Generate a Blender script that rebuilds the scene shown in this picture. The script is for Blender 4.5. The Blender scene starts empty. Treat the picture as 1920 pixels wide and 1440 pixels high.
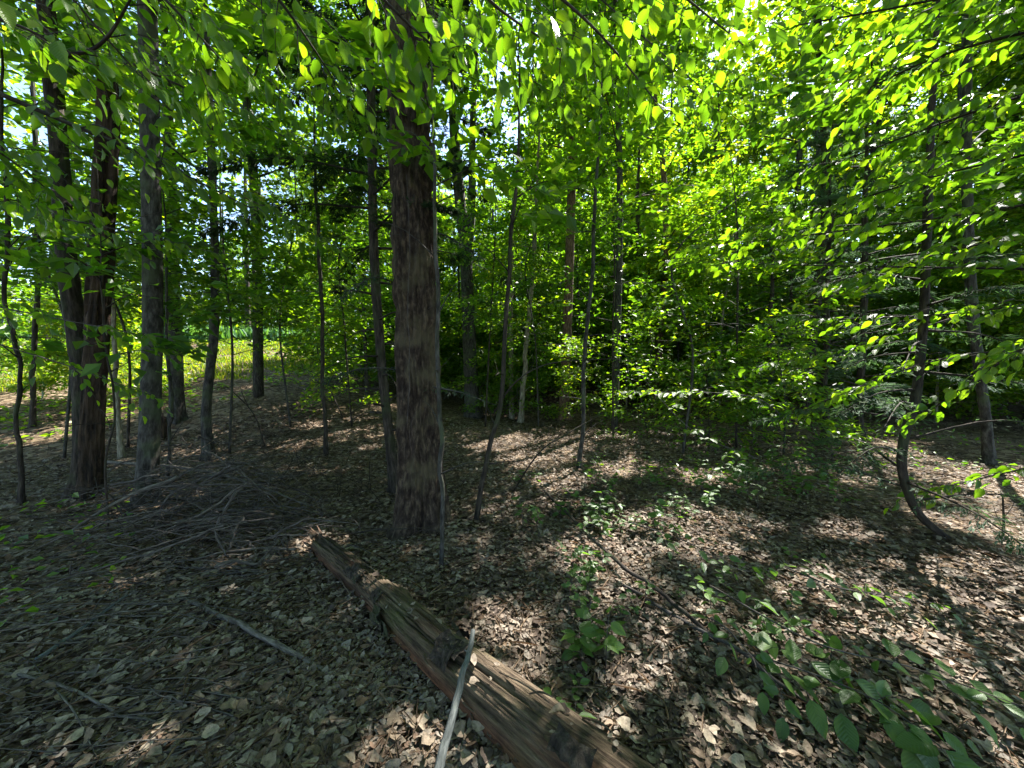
import bpy, math, random
import numpy as np
from mathutils import Matrix, Vector

SC = bpy.context.scene
COL = SC.collection
R = math.radians
rng = np.random.default_rng(11)

# ------------------------------------------------------------------ camera, sky, sun, exposure
F = 697.0                       # focal length in photo pixels (1920 wide)
PITCH = R(3.28)
CAMZ = 1.6
cam_d = bpy.data.cameras.new('camera'); cam = bpy.data.objects.new('camera', cam_d); COL.objects.link(cam)
cam.location = (0, 0, CAMZ); cam.rotation_euler = (math.pi/2 - PITCH, 0, 0)
cam_d.sensor_width = 36; cam_d.lens = 36*F/1920; cam_d.clip_start = 0.05; cam_d.clip_end = 1500
SC.camera = cam

SUN_EL, SUN_AZ = R(52), R(38)   # azimuth measured from +Y (view direction) towards +X
SDIR = np.array([math.sin(SUN_AZ)*math.cos(SUN_EL), math.cos(SUN_AZ)*math.cos(SUN_EL), math.sin(SUN_EL)])
W = bpy.data.worlds.new('World'); SC.world = W; W.use_nodes = True
nt = W.node_tree; bg = nt.nodes['Background']
sky = nt.nodes.new('ShaderNodeTexSky'); sky.sky_type = 'NISHITA'; sky.sun_disc = False
sky.sun_elevation = SUN_EL; sky.sun_rotation = SUN_AZ; sky.air_density = 1.0; sky.dust_density = 0.6; sky.ozone_density = 1.5
nt.links.new(sky.outputs['Color'], bg.inputs['Color']); bg.inputs['Strength'].default_value = 0.088
sl = bpy.data.lights.new('sun', 'SUN'); sl.energy = 4.7; sl.angle = R(0.55); sl.color = (1.0, 0.95, 0.89)
so = bpy.data.objects.new('sun', sl); COL.objects.link(so)
so.rotation_euler = Vector(SDIR).to_track_quat('Z', 'Y').to_euler(); so.location = tuple(SDIR*60)
SC.view_settings.view_transform = 'Standard'; SC.view_settings.look = 'None'
SC.view_settings.gamma = 1; SC.view_settings.use_curve_mapping = False
SC.view_settings.exposure = 2.6
SC.render.engine = 'CYCLES'
cy = SC.cycles
cy.max_bounces = 7; cy.diffuse_bounces = 4; cy.glossy_bounces = 2; cy.transmission_bounces = 5
cy.caustics_reflective = False; cy.caustics_refractive = False; cy.sample_clamp_indirect = 6
try:
    cy.use_denoising = True; cy.denoiser = 'OPENIMAGEDENOISE'; cy.denoising_input_passes = 'RGB_ALBEDO_NORMAL'
except Exception: pass

# ------------------------------------------------------------------ numeric helpers
def _hash(ix, iy, iz, seed):
    h = (np.asarray(ix).astype(np.int64)*374761393 + np.asarray(iy).astype(np.int64)*668265263 + np.asarray(iz).astype(np.int64)*2147483647 + seed*1274126177) & 0xFFFFFFFF
    h = ((h ^ (h >> 13))*1274126177) & 0xFFFFFFFF
    h = ((h ^ (h >> 16))*1103515245) & 0xFFFFFFFF
    return ((h ^ (h >> 15)) & 0xFFFFFF)/float(0xFFFFFF)
def vn(x, y, z=0.0, seed=0):
    x, y, z = np.broadcast_arrays(np.asarray(x, float), np.asarray(y, float), np.asarray(z, float))
    ix, iy, iz = np.floor(x), np.floor(y), np.floor(z)
    fx, fy, fz = x-ix, y-iy, z-iz
    fx = fx*fx*(3-2*fx); fy = fy*fy*(3-2*fy); fz = fz*fz*(3-2*fz)
    out = 0
    for a in (0, 1):
        for b in (0, 1):
            for c in (0, 1):
                w = (fx if a else 1-fx)*(fy if b else 1-fy)*(fz if c else 1-fz)
                out = out + w*_hash(ix+a, iy+b, iz+c, seed)
    return out
def fbm(x, y, z=0.0, seed=0, o=3):
    s, a, t = 0, 1.0, 0
    for k in range(o):
        s = s + a*vn(np.asarray(x)*2**k, np.asarray(y)*2**k, np.asarray(z)*2**k, seed+k*17); t += a; a *= .5
    return s/t
def sst(a, b, x):
    t = np.clip((np.asarray(x, float)-a)/(b-a), 0, 1); return t*t*(3-2*t)
def nrmz(v):
    return v/np.maximum(np.linalg.norm(v, axis=-1, keepdims=True), 1e-9)

def ground(x, y):
    x = np.asarray(x, float); y = np.asarray(y, float)
    a = x/np.maximum(np.abs(y)+1.5, .5)
    left = sst(-0.02, -0.66, a)*sst(5.0, 9.0, y)
    z = left*(0.19*np.clip(y-5.5, 0, 15) + 0.03*np.clip(y-20.5, 0, 60))
    bank = sst(13.6, 17.0, y)*sst(-0.12, 0.12, a)*sst(0.75, 0.5, a)
    z = z + 1.25*bank*(0.8+0.4*fbm(x*.5, y*.5, 0, 5))
    z = z + 0.16*(fbm(x*.55, y*.55, 0, 3)-.5)*sst(0, 4, np.hypot(x, y)) + 0.05*(fbm(x*2.1, y*2.1, 0, 8)-.5)
    return z

CP, SP = math.cos(PITCH), math.sin(PITCH)
def ray(px, py):
    dx, dy = (px-960)/F, (720-py)/F
    return np.array([dx, CP+dy*SP, -SP+dy*CP])
def at(px, py, Y):
    d = ray(px, py); return np.array([0, 0, CAMZ]) + d*(Y/d[1])
_T = 0.3*np.exp(np.linspace(0, math.log(200), 700))
def onground(px, py):
    d = ray(px, py); P = np.array([0, 0, CAMZ]) + d*_T[:, None]
    k = np.argmax(P[:, 2] <= ground(P[:, 0], P[:, 1]))
    k = k if k > 0 else len(_T)-1
    ts = np.linspace(_T[k-1], _T[k], 24); P = np.array([0, 0, CAMZ]) + d*ts[:, None]
    return P[np.argmin(np.abs(P[:, 2]-ground(P[:, 0], P[:, 1])))]
def proj(P):
    P = np.asarray(P, float)
    v = P - np.array([0, 0, CAMZ])
    f = v[..., 1]*CP - v[..., 2]*SP; u = v[..., 1]*SP + v[..., 2]*CP
    return 960+F*v[..., 0]/f, 720-F*u/f, f

# ------------------------------------------------------------------ mesh helpers
class MB:
    """collects verts / faces with per-vertex colour and bark coordinate, links ONE mesh object"""
    def __init__(s): s.v = []; s.f = []; s.c = []; s.b = []; s.m = []; s.n = 0
    def add(s, v, f, col=None, bk=None, mi=0):
        v = np.asarray(v, np.float32)
        s.v.append(v)
        for fa in (f if isinstance(f, list) else [f]):
            fa = np.asarray(fa, np.int32)
            if len(fa): s.f.append(fa + s.n); s.m.append(np.full(len(fa), mi, np.int32))
        s.c.append(np.broadcast_to(np.asarray((1, 1, 1) if col is None else col, np.float32), (len(v), 3)))
        s.b.append(v if bk is None else np.asarray(bk, np.float32))
        s.n += len(v)
    def mesh(s, name, mats, origin=(0, 0, 0), smooth=True):
        me = bpy.data.meshes.new(name)
        if s.n:
            V = np.concatenate(s.v) - np.asarray(origin, np.float32)
            me.vertices.add(len(V)); me.vertices.foreach_set('co', V.astype(np.float32).ravel())
            sizes = np.concatenate([np.full(len(a), a.shape[1], np.int32) for a in s.f])
            loops = np.concatenate([a.ravel() for a in s.f])
            me.loops.add(len(loops)); me.loops.foreach_set('vertex_index', loops)
            me.polygons.add(len(sizes))
            st = np.zeros(len(sizes), np.int32); st[1:] = np.cumsum(sizes)[:-1]
            me.polygons.foreach_set('loop_start', st)
            me.polygons.foreach_set('material_index', np.concatenate(s.m))
            me.polygons.foreach_set('use_smooth', np.full(len(sizes), smooth, bool))
            C = np.concatenate(s.c); C4 = np.ones((len(C), 4), np.float32); C4[:, :3] = C
            me.attributes.new('col', 'FLOAT_COLOR', 'POINT').data.foreach_set('color', C4.ravel())
            me.attributes.new('bk', 'FLOAT_VECTOR', 'POINT').data.foreach_set('vector', np.concatenate(s.b).astype(np.float32).ravel())
            me.update(calc_edges=True)
        for m in (mats if isinstance(mats, (list, tuple)) else [mats]): me.materials.append(m)
        return me
    def build(s, name, mats, parent=None, smooth=True, kind=None, origin=None):
        og = parent.matrix_basis.translation if (parent is not None and origin is None) else (origin if origin is not None else (0, 0, 0))
        if parent is not None and parent.parent is not None: og = tuple(Vector(og)+parent.parent.matrix_basis.translation)
        o = bpy.data.objects.new(name, s.mesh(name, mats, tuple(og), smooth)); COL.objects.link(o)
        if parent is not None: o.parent = parent
        elif origin is not None: o.location = tuple(origin)
        if kind: o['kind'] = kind
        return o

def catmull(P, n):
    P = np.asarray(P, float)
    if len(P) == 2: return P[0] + (P[1]-P[0])*np.linspace(0, 1, n)[:, None]
    Q = np.vstack([2*P[0]-P[1], P, 2*P[-1]-P[-2]])
    t = np.linspace(0, len(P)-1-1e-6, n); i = t.astype(int); u = (t-i)[:, None]
    a, b, c, d = Q[i], Q[i+1], Q[i+2], Q[i+3]
    return .5*((2*b)+(-a+c)*u+(2*a-5*b+4*c-d)*u*u+(-a+3*b-3*c+d)*u**3)
def interp(vals, n):
    vals = np.asarray(vals, float)
    return np.interp(np.linspace(0, len(vals)-1, n), np.arange(len(vals)), vals)
def frames(C):
    T = nrmz(np.gradient(C, axis=0))
    ref = np.array([0, 1., 0]) if abs(T[0][2]) > .7 else np.array([0, 0, 1.])
    N = np.zeros_like(C); n = ref
    for i in range(len(C)):
        n = n - T[i]*np.dot(n, T[i]); n = n/max(np.linalg.norm(n), 1e-9); N[i] = n
    return T, N, np.cross(T, N)
def tube(mb, P, rad, seg=8, n=None, disp=None, col=None, mi=0, cap=True, raw=False):
    C = np.asarray(P, float) if raw else catmull(P, n or max(4, 5*len(P)))
    n = len(C); r = interp(rad, n) if len(rad) != n else np.asarray(rad, float)
    T, N, B = frames(C)
    L = np.concatenate([[0], np.cumsum(np.linalg.norm(np.diff(C, axis=0), axis=1))])
    th = np.linspace(0, 2*math.pi, seg, endpoint=False)
    TH, S = np.meshgrid(th, L); RR = np.repeat(r[:, None], seg, 1)
    d = np.zeros_like(TH) if disp is None else disp(TH, S, RR)
    rr = RR + d
    V = C[:, None] + rr[..., None]*(np.cos(TH)[..., None]*N[:, None] + np.sin(TH)[..., None]*B[:, None])
    bk = np.stack([RR*np.cos(TH), RR*np.sin(TH), S], -1)
    idx = np.arange(n*seg).reshape(n, seg); nx = np.roll(idx, -1, 1)
    f = np.stack([idx[:-1], nx[:-1], nx[1:], idx[1:]], -1).reshape(-1, 4)
    V = V.reshape(-1, 3); bk = bk.reshape(-1, 3)
    fl = [f]
    if cap:
        V = np.vstack([V, C[0], C[-1]]); bk = np.vstack([bk, [0, 0, L[0]], [0, 0, L[-1]]])
        k = n*seg
        fl.append(np.concatenate([np.stack([np.full(seg, k), nx[0], idx[0]], -1), np.stack([np.full(seg, k+1), idx[-1], nx[-1]], -1)]))
    mb.add(V, fl, col, bk, mi)
    return C

# leaf templates (x across, y along, z out of the blade)
LOD0 = (np.array([[0, 0, 0], [.30, .42, .07], [0, 1, -.10], [-.30, .42, .07]]), np.array([[0, 1, 2], [0, 2, 3]]))
LOD1 = (np.array([[0, 0, 0], [.25, .28, .06], [.25, .60, .05], [0, 1, -.12], [-.25, .60, .05], [-.25, .28, .06], [0, .30, 0], [0, .64, -.02]]),
        np.array([[0, 1, 6], [1, 2, 6], [6, 2, 7], [2, 3, 7], [7, 3, 4], [7, 4, 6], [6, 4, 5], [6, 5, 0]]))
NEED = (np.array([[0, 0, 0], [.10, .45, .01], [0, 1, -.05], [-.10, .45, .01]]), np.array([[0, 1, 2], [0, 2, 3]]))
def put_leaves(mb, pos, d, nrm, size, col, lod=LOD0, mi=0):
    if len(pos) == 0: return
    tv, tf = lod
    d = nrmz(d); nrm = nrm - d*np.sum(nrm*d, 1, keepdims=True); nrm = nrmz(nrm); sd = np.cross(d, nrm)
    size = np.broadcast_to(np.asarray(size, float), (len(pos),))
    V = pos[:, None] + size[:, None, None]*(tv[None, :, 0:1]*sd[:, None] + tv[None, :, 1:2]*d[:, None] + tv[None, :, 2:3]*nrm[:, None])
    k = len(tv); n = len(pos)
    f = (tf[None] + (np.arange(n)*k)[:, None, None]).reshape(-1, 3)
    c = np.repeat(np.broadcast_to(col, (n, 3)), k, 0)
    mb.add(V.reshape(-1, 3), f, c, np.tile(tv, (n, 1)), mi)

# ------------------------------------------------------------------ materials
def newmat(name):
    m = bpy.data.materials.new(name); m.use_nodes = True
    t = m.node_tree; t.nodes.clear()
    out = t.nodes.new('ShaderNodeOutputMaterial')
    def N(ty, **kw):
        n = t.nodes.new('ShaderNode'+ty)
        for k, v in kw.items():
            if hasattr(n, k): setattr(n, k, v)
            else: n.inputs[k.replace('_', ' ')].default_value = v
        return n
    return m, t, N, t.links.new, out
def ramp(N, stops):
    r = N('ValToRGB'); e = r.color_ramp.elements
    while len(e) < len(stops): e.new(.5)
    for el, (p, c) in zip(e, stops): el.position = p; el.color = (*c, 1)
    return r
def bark_mat(name, dark, mid, light, sc=(30, 30, 5), bump=.6, patch=None, rough=.9):
    m, t, N, L, out = newmat(name)
    a = N('Attribute', attribute_name='bk'); mp = N('Mapping'); mp.inputs['Scale'].default_value = sc
    L(a.outputs['Vector'], mp.inputs['Vector'])
    n1 = N('TexNoise', Scale=1.0, Detail=6.0, Roughness=.65); L(mp.outputs['Vector'], n1.inputs['Vector'])
    cr = ramp(N, [(.36, dark), (.50, mid), (.66, light)]); L(n1.outputs['Fac'], cr.inputs['Fac'])
    n2 = N('TexNoise', Scale=3.1, Detail=4.0); L(a.outputs['Vector'], n2.inputs['Vector'])
    col = cr.outputs['Color']
    if patch:
        r2 = ramp(N, [(.50, (0, 0, 0)), (.62, (1, 1, 1))]); L(n2.outputs['Fac'], r2.inputs['Fac'])
        mx = N('MixRGB'); mx.inputs['Color2'].default_value = (*patch, 1)
        f = N('Math', operation='MULTIPLY'); f.inputs[1].default_value = .75; L(r2.outputs['Color'], f.inputs[0])
        L(f.outputs[0], mx.inputs['Fac']); L(col, mx.inputs['Color1']); col = mx.outputs['Color']
    p = N('BsdfPrincipled', Roughness=rough); p.inputs['Specular IOR Level'].default_value = .25
    L(col, p.inputs['Base Color'])
    b = N('Bump', Strength=bump, Distance=.035); L(n1.outputs['Fac'], b.inputs['Height']); L(b.outputs['Normal'], p.inputs['Normal'])
    L(p.outputs[0], out.inputs['Surface']); return m
def leaf_mat(name, tr=(3.5, 3.8, .5), mix=.5, rough=.42, spec=.45, objrand=None, veins=False, mottle=False):
    m, t, N, L, out = newmat(name)
    if objrand:
        oi = N('ObjectInfo'); cr = ramp(N, objrand); L(oi.outputs['Random'], cr.inputs['Fac']); col = cr.outputs['Color']
    else:
        a = N('Attribute', attribute_name='col'); col = a.outputs['Color']
    p = N('BsdfPrincipled', Roughness=rough); p.inputs['Specular IOR Level'].default_value = spec
    if veins:
        u = N('Attribute', attribute_name='bk'); s = N('SeparateXYZ'); L(u.outputs['Vector'], s.inputs[0])
        ab = N('Math', operation='ABSOLUTE'); L(s.outputs['X'], ab.inputs[0])
        m1 = N('Math', operation='MULTIPLY'); m1.inputs[1].default_value = -62.0; L(ab.outputs[0], m1.inputs[0])
        m2 = N('Math', operation='MULTIPLY_ADD'); m2.inputs[1].default_value = 66.0; L(s.outputs['Y'], m2.inputs[0]); L(m1.outputs[0], m2.inputs[2])
        sn = N('Math', operation='SINE'); L(m2.outputs[0], sn.inputs[0])
        pw = N('Math', operation='MULTIPLY_ADD'); pw.inputs[1].default_value = .5; pw.inputs[2].default_value = .5; L(sn.outputs[0], pw.inputs[0])
        p3 = N('Math', operation='POWER'); p3.inputs[1].default_value = 3.0; L(pw.outputs[0], p3.inputs[0])
        rib = N('Math', operation='LESS_THAN'); rib.inputs[1].default_value = .012; L(ab.outputs[0], rib.inputs[0])
        mxv = N('Math', operation='MAXIMUM'); L(p3.outputs[0], mxv.inputs[0]); L(rib.outputs[0], mxv.inputs[1])
        bump = N('Bump', Strength=.3, Distance=.005); bump.invert = True; L(pw.outputs[0], bump.inputs['Height']); L(bump.outputs['Normal'], p.inputs['Normal'])
        mc = N('MixRGB', blend_type='MULTIPLY'); mc.inputs['Color2'].default_value = (.72, .80, .62, 1)
        ff = N('Math', operation='MULTIPLY'); ff.inputs[1].default_value = .5; L(mxv.outputs[0], ff.inputs[0]); L(ff.outputs[0], mc.inputs['Fac'])
        L(col, mc.inputs['Color1']); col = mc.outputs['Color']
    if mottle:
        ge = N('NewGeometry'); n5 = N('TexNoise', Scale=42.0, Detail=5.0, Roughness=.7); L(ge.outputs['Position'], n5.inputs['Vector'])
        r5 = ramp(N, [(.33, (.50, .47, .45)), (.50, (1.05, 1.03, 1.01)), (.68, (1.5, 1.48, 1.45))]); L(n5.outputs['Fac'], r5.inputs['Fac'])
        m5 = N('MixRGB', blend_type='MULTIPLY'); m5.inputs['Fac'].default_value = 1; L(col, m5.inputs['Color1']); L(r5.outputs['Color'], m5.inputs['Color2']); col = m5.outputs['Color']
        b5 = N('Bump', Strength=.6, Distance=.006); L(n5.outputs['Fac'], b5.inputs['Height']); L(b5.outputs['Normal'], p.inputs['Normal'])
    L(col, p.inputs['Base Color'])
    tm = N('MixRGB', blend_type='MULTIPLY'); tm.inputs['Fac'].default_value = 1; tm.inputs['Color2'].default_value = (*tr, 1)
    L(col, tm.inputs['Color1'])
    tl = N('BsdfTranslucent'); L(tm.outputs['Color'], tl.inputs['Color'])
    mx = N('MixShader'); mx.inputs['Fac'].default_value = mix; L(p.outputs[0], mx.inputs[1]); L(tl.outputs[0], mx.inputs[2])
    L(mx.outputs[0], out.inputs['Surface']); return m

M = {}
M['hero_bark'] = bark_mat('hero_bark', (.014, .008, .006), (.034, .023, .017), (.115, .083, .056), (34, 34, 10), 1.0, (.09, .075, .045))
M['grey_bark'] = bark_mat('grey_bark', (.014, .0125, .011), (.040, .037, .033), (.092, .087, .079), (26, 26, 9), .5, (.06, .075, .04))
M['dark_bark'] = bark_mat('dark_bark', (.011, .0085, .007), (.032, .025, .020), (.072, .058, .045), (34, 34, 7), .7, (.04, .05, .022))
M['snag_bark'] = bark_mat('snag_bark', (.008, .006, .005), (.030, .020, .014), (.085, .056, .035), (30, 30, 5), 1.0, (.05, .033, .021))
M['pale_bark'] = bark_mat('pale_bark', (.09, .08, .055), (.19, .17, .125), (.30, .28, .21), (30, 30, 8), .4)
M['red_bark'] = bark_mat('red_bark', (.04, .024, .016), (.12, .075, .05), (.22, .15, .105), (30, 30, 8), .6)
M['twig_bark'] = bark_mat('twig_bark', (.028, .023, .021), (.066, .057, .052), (.135, .12, .11), (60, 60, 14), .4)
M['dry_bark'] = bark_mat('dry_bark', (.04, .033, .028), (.095, .082, .069), (.175, .157, .137), (60, 60, 14), .5)
M['stick_bark'] = bark_mat('stick_bark', (.035, .04, .038), (.075, .082, .08), (.13, .138, .132), (90, 90, 16), .3, (.13, .16, .125))
M['leaf_far'] = leaf_mat('leaf_far')
M['leaf_near'] = leaf_mat('leaf_near', tr=(3.6, 3.8, .5), mix=.55, rough=.4,
    objrand=[(0, (.040, .085, .014)), (.45, (.058, .115, .016)), (.8, (.080, .135, .016)), (1, (.10, .15, .018))], veins=True)
M['leaf_low'] = leaf_mat('leaf_low', tr=(2.4, 2.4, .8), mix=.42, rough=.38, spec=.45,
    objrand=[(0, (.045, .095, .022)), (.6, (.062, .125, .026)), (1, (.085, .15, .032))], veins=True)
M['needle'] = leaf_mat('needle', tr=(2.0, 2.2, 1.2), mix=.38, rough=.65, spec=.15)
M['litter'] = leaf_mat('litter', tr=(1.2, 1.0, .8), mix=.15, rough=.75, spec=.2, mottle=True)
M['litter_part'] = leaf_mat('litter_part', tr=(1.2, 1.0, .8), mix=.15, rough=.72, spec=.2, mottle=True,
    objrand=[(0, (.07, .046, .03)), (.3, (.14, .105, .074)), (.6, (.20, .16, .115)), (.85, (.29, .245, .185)), (1, (.17, .145, .115))])
M['grass'] = leaf_mat('grass', tr=(2.4, 2.3, .4), mix=.4, rough=.5)

m, t, N, L, out = newmat('forest_floor'); M['floor'] = m
g = N('TexCoord'); n1 = N('TexNoise', Scale=.8, Detail=5.0); L(g.outputs['Object'], n1.inputs['Vector'])
v1 = N('TexVoronoi', Scale=13.0, Randomness=1.0); L(g.outputs['Object'], v1.inputs['Vector'])
n2 = N('TexNoise', Scale=28.0, Detail=6.0, Roughness=.7); L(g.outputs['Object'], n2.inputs['Vector'])
sx = N('SeparateXYZ'); L(v1.outputs['Color'], sx.inputs[0])
md = N('Math', operation='MULTIPLY_ADD'); md.inputs[1].default_value = .55; L(sx.outputs['X'], md.inputs[0])
h2 = N('Math', operation='MULTIPLY'); h2.inputs[1].default_value = .45; L(n2.outputs['Fac'], h2.inputs[0]); L(h2.outputs[0], md.inputs[2])
cr = ramp(N, [(.15, (.030, .019, .011)), (.42, (.085, .057, .035)), (.62, (.17, .125, .08)), (.85, (.27, .21, .15))]); L(md.outputs[0], cr.inputs['Fac'])
mm = N('MixRGB', blend_type='MULTIPLY'); r3 = ramp(N, [(.35, (.62, .60, .55)), (.65, (1, 1, 1))]); L(n1.outputs['Fac'], r3.inputs['Fac'])
mm.inputs['Fac'].default_value = 1; L(cr.outputs['Color'], mm.inputs['Color1']); L(r3.outputs['Color'], mm.inputs['Color2'])
p = N('BsdfPrincipled', Roughness=.95); p.inputs['Specular IOR Level'].default_value = .15; L(mm.outputs['Color'], p.inputs['Base Color'])
b = N('Bump', Strength=.9, Distance=.04); L(md.outputs[0], b.inputs['Height']); L(b.outputs['Normal'], p.inputs['Normal']); L(p.outputs[0], out.inputs['Surface'])

m, t, N, L, out = newmat('log_wood'); M['log'] = m
a = N('Attribute', attribute_name='bk'); mp = N('Mapping'); mp.inputs['Scale'].default_value = (64, 64, 5.5); L(a.outputs['Vector'], mp.inputs['Vector'])
n1 = N('TexNoise', Scale=1.0, Detail=7.0, Roughness=.7); L(mp.outputs['Vector'], n1.inputs['Vector'])
cr = ramp(N, [(.34, (.020, .013, .009)), (.48, (.085, .064, .042)), (.60, (.15, .118, .080)), (.76, (.28, .235, .17))]); L(n1.outputs['Fac'], cr.inputs['Fac'])
n2 = N('TexNoise', Scale=2.3, Detail=5.0); L(a.outputs['Vector'], n2.inputs['Vector'])
r2 = ramp(N, [(.50, (0, 0, 0)), (.63, (1, 1, 1))]); L(n2.outputs['Fac'], r2.inputs['Fac'])
mp2 = N('Mapping'); mp2.inputs['Location'].default_value = (7, 3, 1); L(a.outputs['Vector'], mp2.inputs['Vector'])
n3 = N('TexNoise', Scale=3.3, Detail=4.0); L(mp2.outputs['Vector'], n3.inputs['Vector']); r4 = ramp(N, [(.52, (0, 0, 0)), (.66, (1, 1, 1))]); L(n3.outputs['Fac'], r4.inputs['Fac'])
vc = N('Attribute', attribute_name='col')            # red rot / bark zones belong to the wood
m1 = N('MixRGB'); L(cr.outputs['Color'], m1.inputs['Color1']); m1.inputs['Color2'].default_value = (.085, .10, .035, 1)
f1 = N('Math', operation='MULTIPLY'); f1.inputs[1].default_value = .55; L(r2.outputs['Color'], f1.inputs[0]); L(f1.outputs[0], m1.inputs['Fac'])
m2 = N('MixRGB', blend_type='MULTIPLY'); m2.inputs['Fac'].default_value = 1; L(m1.outputs['Color'], m2.inputs['Color1']); L(vc.outputs['Color'], m2.inputs['Color2'])
p = N('BsdfPrincipled', Roughness=.85); p.inputs['Specular IOR Level'].default_value = .25; L(m2.outputs['Color'], p.inputs['Base Color'])
b = N('Bump', Strength=1.0, Distance=.02); L(n1.outputs['Fac'], b.inputs['Height']); L(b.outputs['Normal'], p.inputs['Normal']); L(p.outputs[0], out.inputs['Surface'])

# ------------------------------------------------------------------ things
def tag(o, label, cat, group=None):
    o['label'] = label; o['category'] = cat
    if group: o['group'] = group
    return o
def thing(name, loc, label, cat, group=None):
    o = bpy.data.objects.new(name, None); COL.objects.link(o); o.empty_display_size = .2
    o.location = tuple(float(v) for v in loc); return tag(o, label, cat, group)

# ------------------------------------------------------------------ where the sun gets through the canopy
ZONES = []   # x, y, z, radius
def sun_px(px, py, r): p = onground(px, py); ZONES.append((*p, r))
for px, py, r in [(1120, 815, .75), (1000, 860, .6), (930, 835, .5), (1230, 840, .6), (1060, 900, .35), (1330, 900, .5), (1160, 880, .4),
                  (960, 1190, .16), (1010, 1250, .15), (900, 1170, .12), (1190, 1290, .09),
                  (1540, 1085, .20), (1640, 1100, .18), (1480, 1090, .12), (1780, 1160, .22), (1860, 1090, .30), (1900, 1180, .2), (1820, 1230, .2), (1740, 1200, .12),
                  (1660, 1180, .12), (1890, 1240, .15), (1330, 1170, .14), (1380, 1180, .10), (1480, 1200, .09), (1600, 1190, .08), (1880, 1330, .14), (1760, 1350, .12), (1840, 1420, .12),
                  (830, 1400, .07), (700, 1420, .05), (985, 1370, .10), (1080, 1400, .07), (1290, 1400, .07), (585, 1025, .10),
                  (1600, 1000, .25), (1850, 990, .4), (1900, 1010, .3), (560, 790, .3), (420, 860, .14), (690, 840, .2), (1250, 1290, .06), (420, 1055, .1), (585, 1020, .22), (925, 1330, .18), (975, 1370, .16), (720, 1120, .16), (1110, 1420, .16)]:
    sun_px(px, py, r)
for px, py, Y, r in [(1320, 735, 4.2, .6), (1230, 725, 4.0, .5), (1420, 760, 4.3, .4)]: ZONES.append((*at(px, py, Y), r))
for px, py, Y, r in [(1700, 330, 3.0, .5), (1500, 420, 3.4, .5), (1600, 180, 2.8, .45), (1800, 200, 2.6, .4), (1350, 480, 3.8, .4), (1650, 560, 3.2, .45), (1800, 520, 3.0, .4),
                     (1320, 735, 4.2, .5), (1700, 700, 3.5, .4), (1440, 60, 2.2, .35), (1230, 200, 2.0, .12), (1330, 40, 2.0, .3), (300, 170, 1.7, .05), (140, 40, 1.5, .05),
                     (1550, 640, 3.6, .3), (1800, 900, 3.2, .25), (1500, 650, 7.2, .8), (1640, 600, 7.5, .8), (1400, 690, 7.5, .7), (1600, 740, 7.2, .6), (1540, 480, 7.5, .8), (1150, 500, 9, .9), (1000, 560, 10, 1.0), (1250, 600, 8, .8)]:
    ZONES.append((*at(px, py, Y), r))
for x, y, r in [(-9.6, 15.5, 1.3), (-12, 17, 2.8), (-16, 17, 3), (-20, 18, 3.2), (-13, 21, 3.2), (-18, 22, 3.5), (-24, 20, 4), (-10, 20.5, 1.6), (-24, 24, 4), (-13, 14, 1.4), (-17, 13.5, 1.6), (-8, 8, 1.3), (-9.5, 10, 1.7), (-11, 12, 1.8), (-12.5, 9.5, 2.0)]:
    ZONES.append((x, y, float(ground(x, y))+.4, r))
NMAIN = len(ZONES)
rz = np.random.default_rng(41)
for px, py, Y, r in [(985, 740, 10, .8), (1110, 745, 9.5, .8), (1215, 745, 9, .9), (1330, 780, 7.5, .7), (1470, 790, 7, .7), (1600, 800, 6.8, .6), (1690, 815, 6.5, .5), (645, 740, 9.5, .7)]: ZONES.append((*at(px, py, Y), r))
for i in range(80):  # random gaps added to let sun shafts into the thicket
    a = rz.uniform(-.6, 1.0); d = rz.uniform(8.5, 20); x, y = d*math.sin(a), d*math.cos(a); ZONES.append((x, y, rz.uniform(.5, 5), rz.uniform(.6, 1.4)))
ZONES = np.array(ZONES)
NGZ = 49
def carve(P, keep=.06, tmin=1.6, nz_=None):
    """mask of the leaves that stay: leaves are cut away along sun rays so that flecks come through"""
    ok = np.ones(len(P), bool)
    nz = .35 + 1.1*vn(P[:, 0]*3.2, P[:, 1]*3.2, P[:, 2]*3.2, 91)
    rk = rng.random(len(P))
    for i, (x, y, z, r) in enumerate(ZONES if nz_ is None else ZONES[:nz_]):
        v = P - np.array([x, y, z]); t = v @ SDIR
        d = np.sqrt(np.maximum((v*v).sum(1)-t*t, 0))
        k = keep if (i < NGZ or i >= NMAIN-15) else .30
        ok &= ~((t > tmin) & (d < r*1.1*nz+.03) & (rk > k))
    return ok

# ------------------------------------------------------------------ GROUND
def build_ground():
    mb = MB()
    rr = np.concatenate([[.05], np.geomspace(.5, 12, 150), np.geomspace(12.4, 420, 70)])
    fine = np.linspace(-1.25, 1.25, 300); coarse = np.linspace(1.25, 2*math.pi-1.25, 42)[1:-1]
    th = np.concatenate([fine, coarse])
    Rr, Th = np.meshgrid(rr, th, indexing='ij')
    X, Y = Rr*np.sin(Th), Rr*np.cos(Th)
    Z = ground(X, Y) + .035*(fbm(X*7, Y*7, 0, 21)-.5)*np.clip(1.3-Rr/14, 0, 1)
    n, k = X.shape; idx = np.arange(n*k).reshape(n, k); nx = np.roll(idx, -1, 1)
    f = np.stack([idx[:-1], nx[:-1], nx[1:], idx[1:]], -1).reshape(-1, 4)[:, ::-1]
    mb.add(np.stack([X, Y, Z], -1).reshape(-1, 3), f)
    return mb.build('forest_floor', M['floor'], kind='structure')
FLOOR = build_ground()

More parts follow.
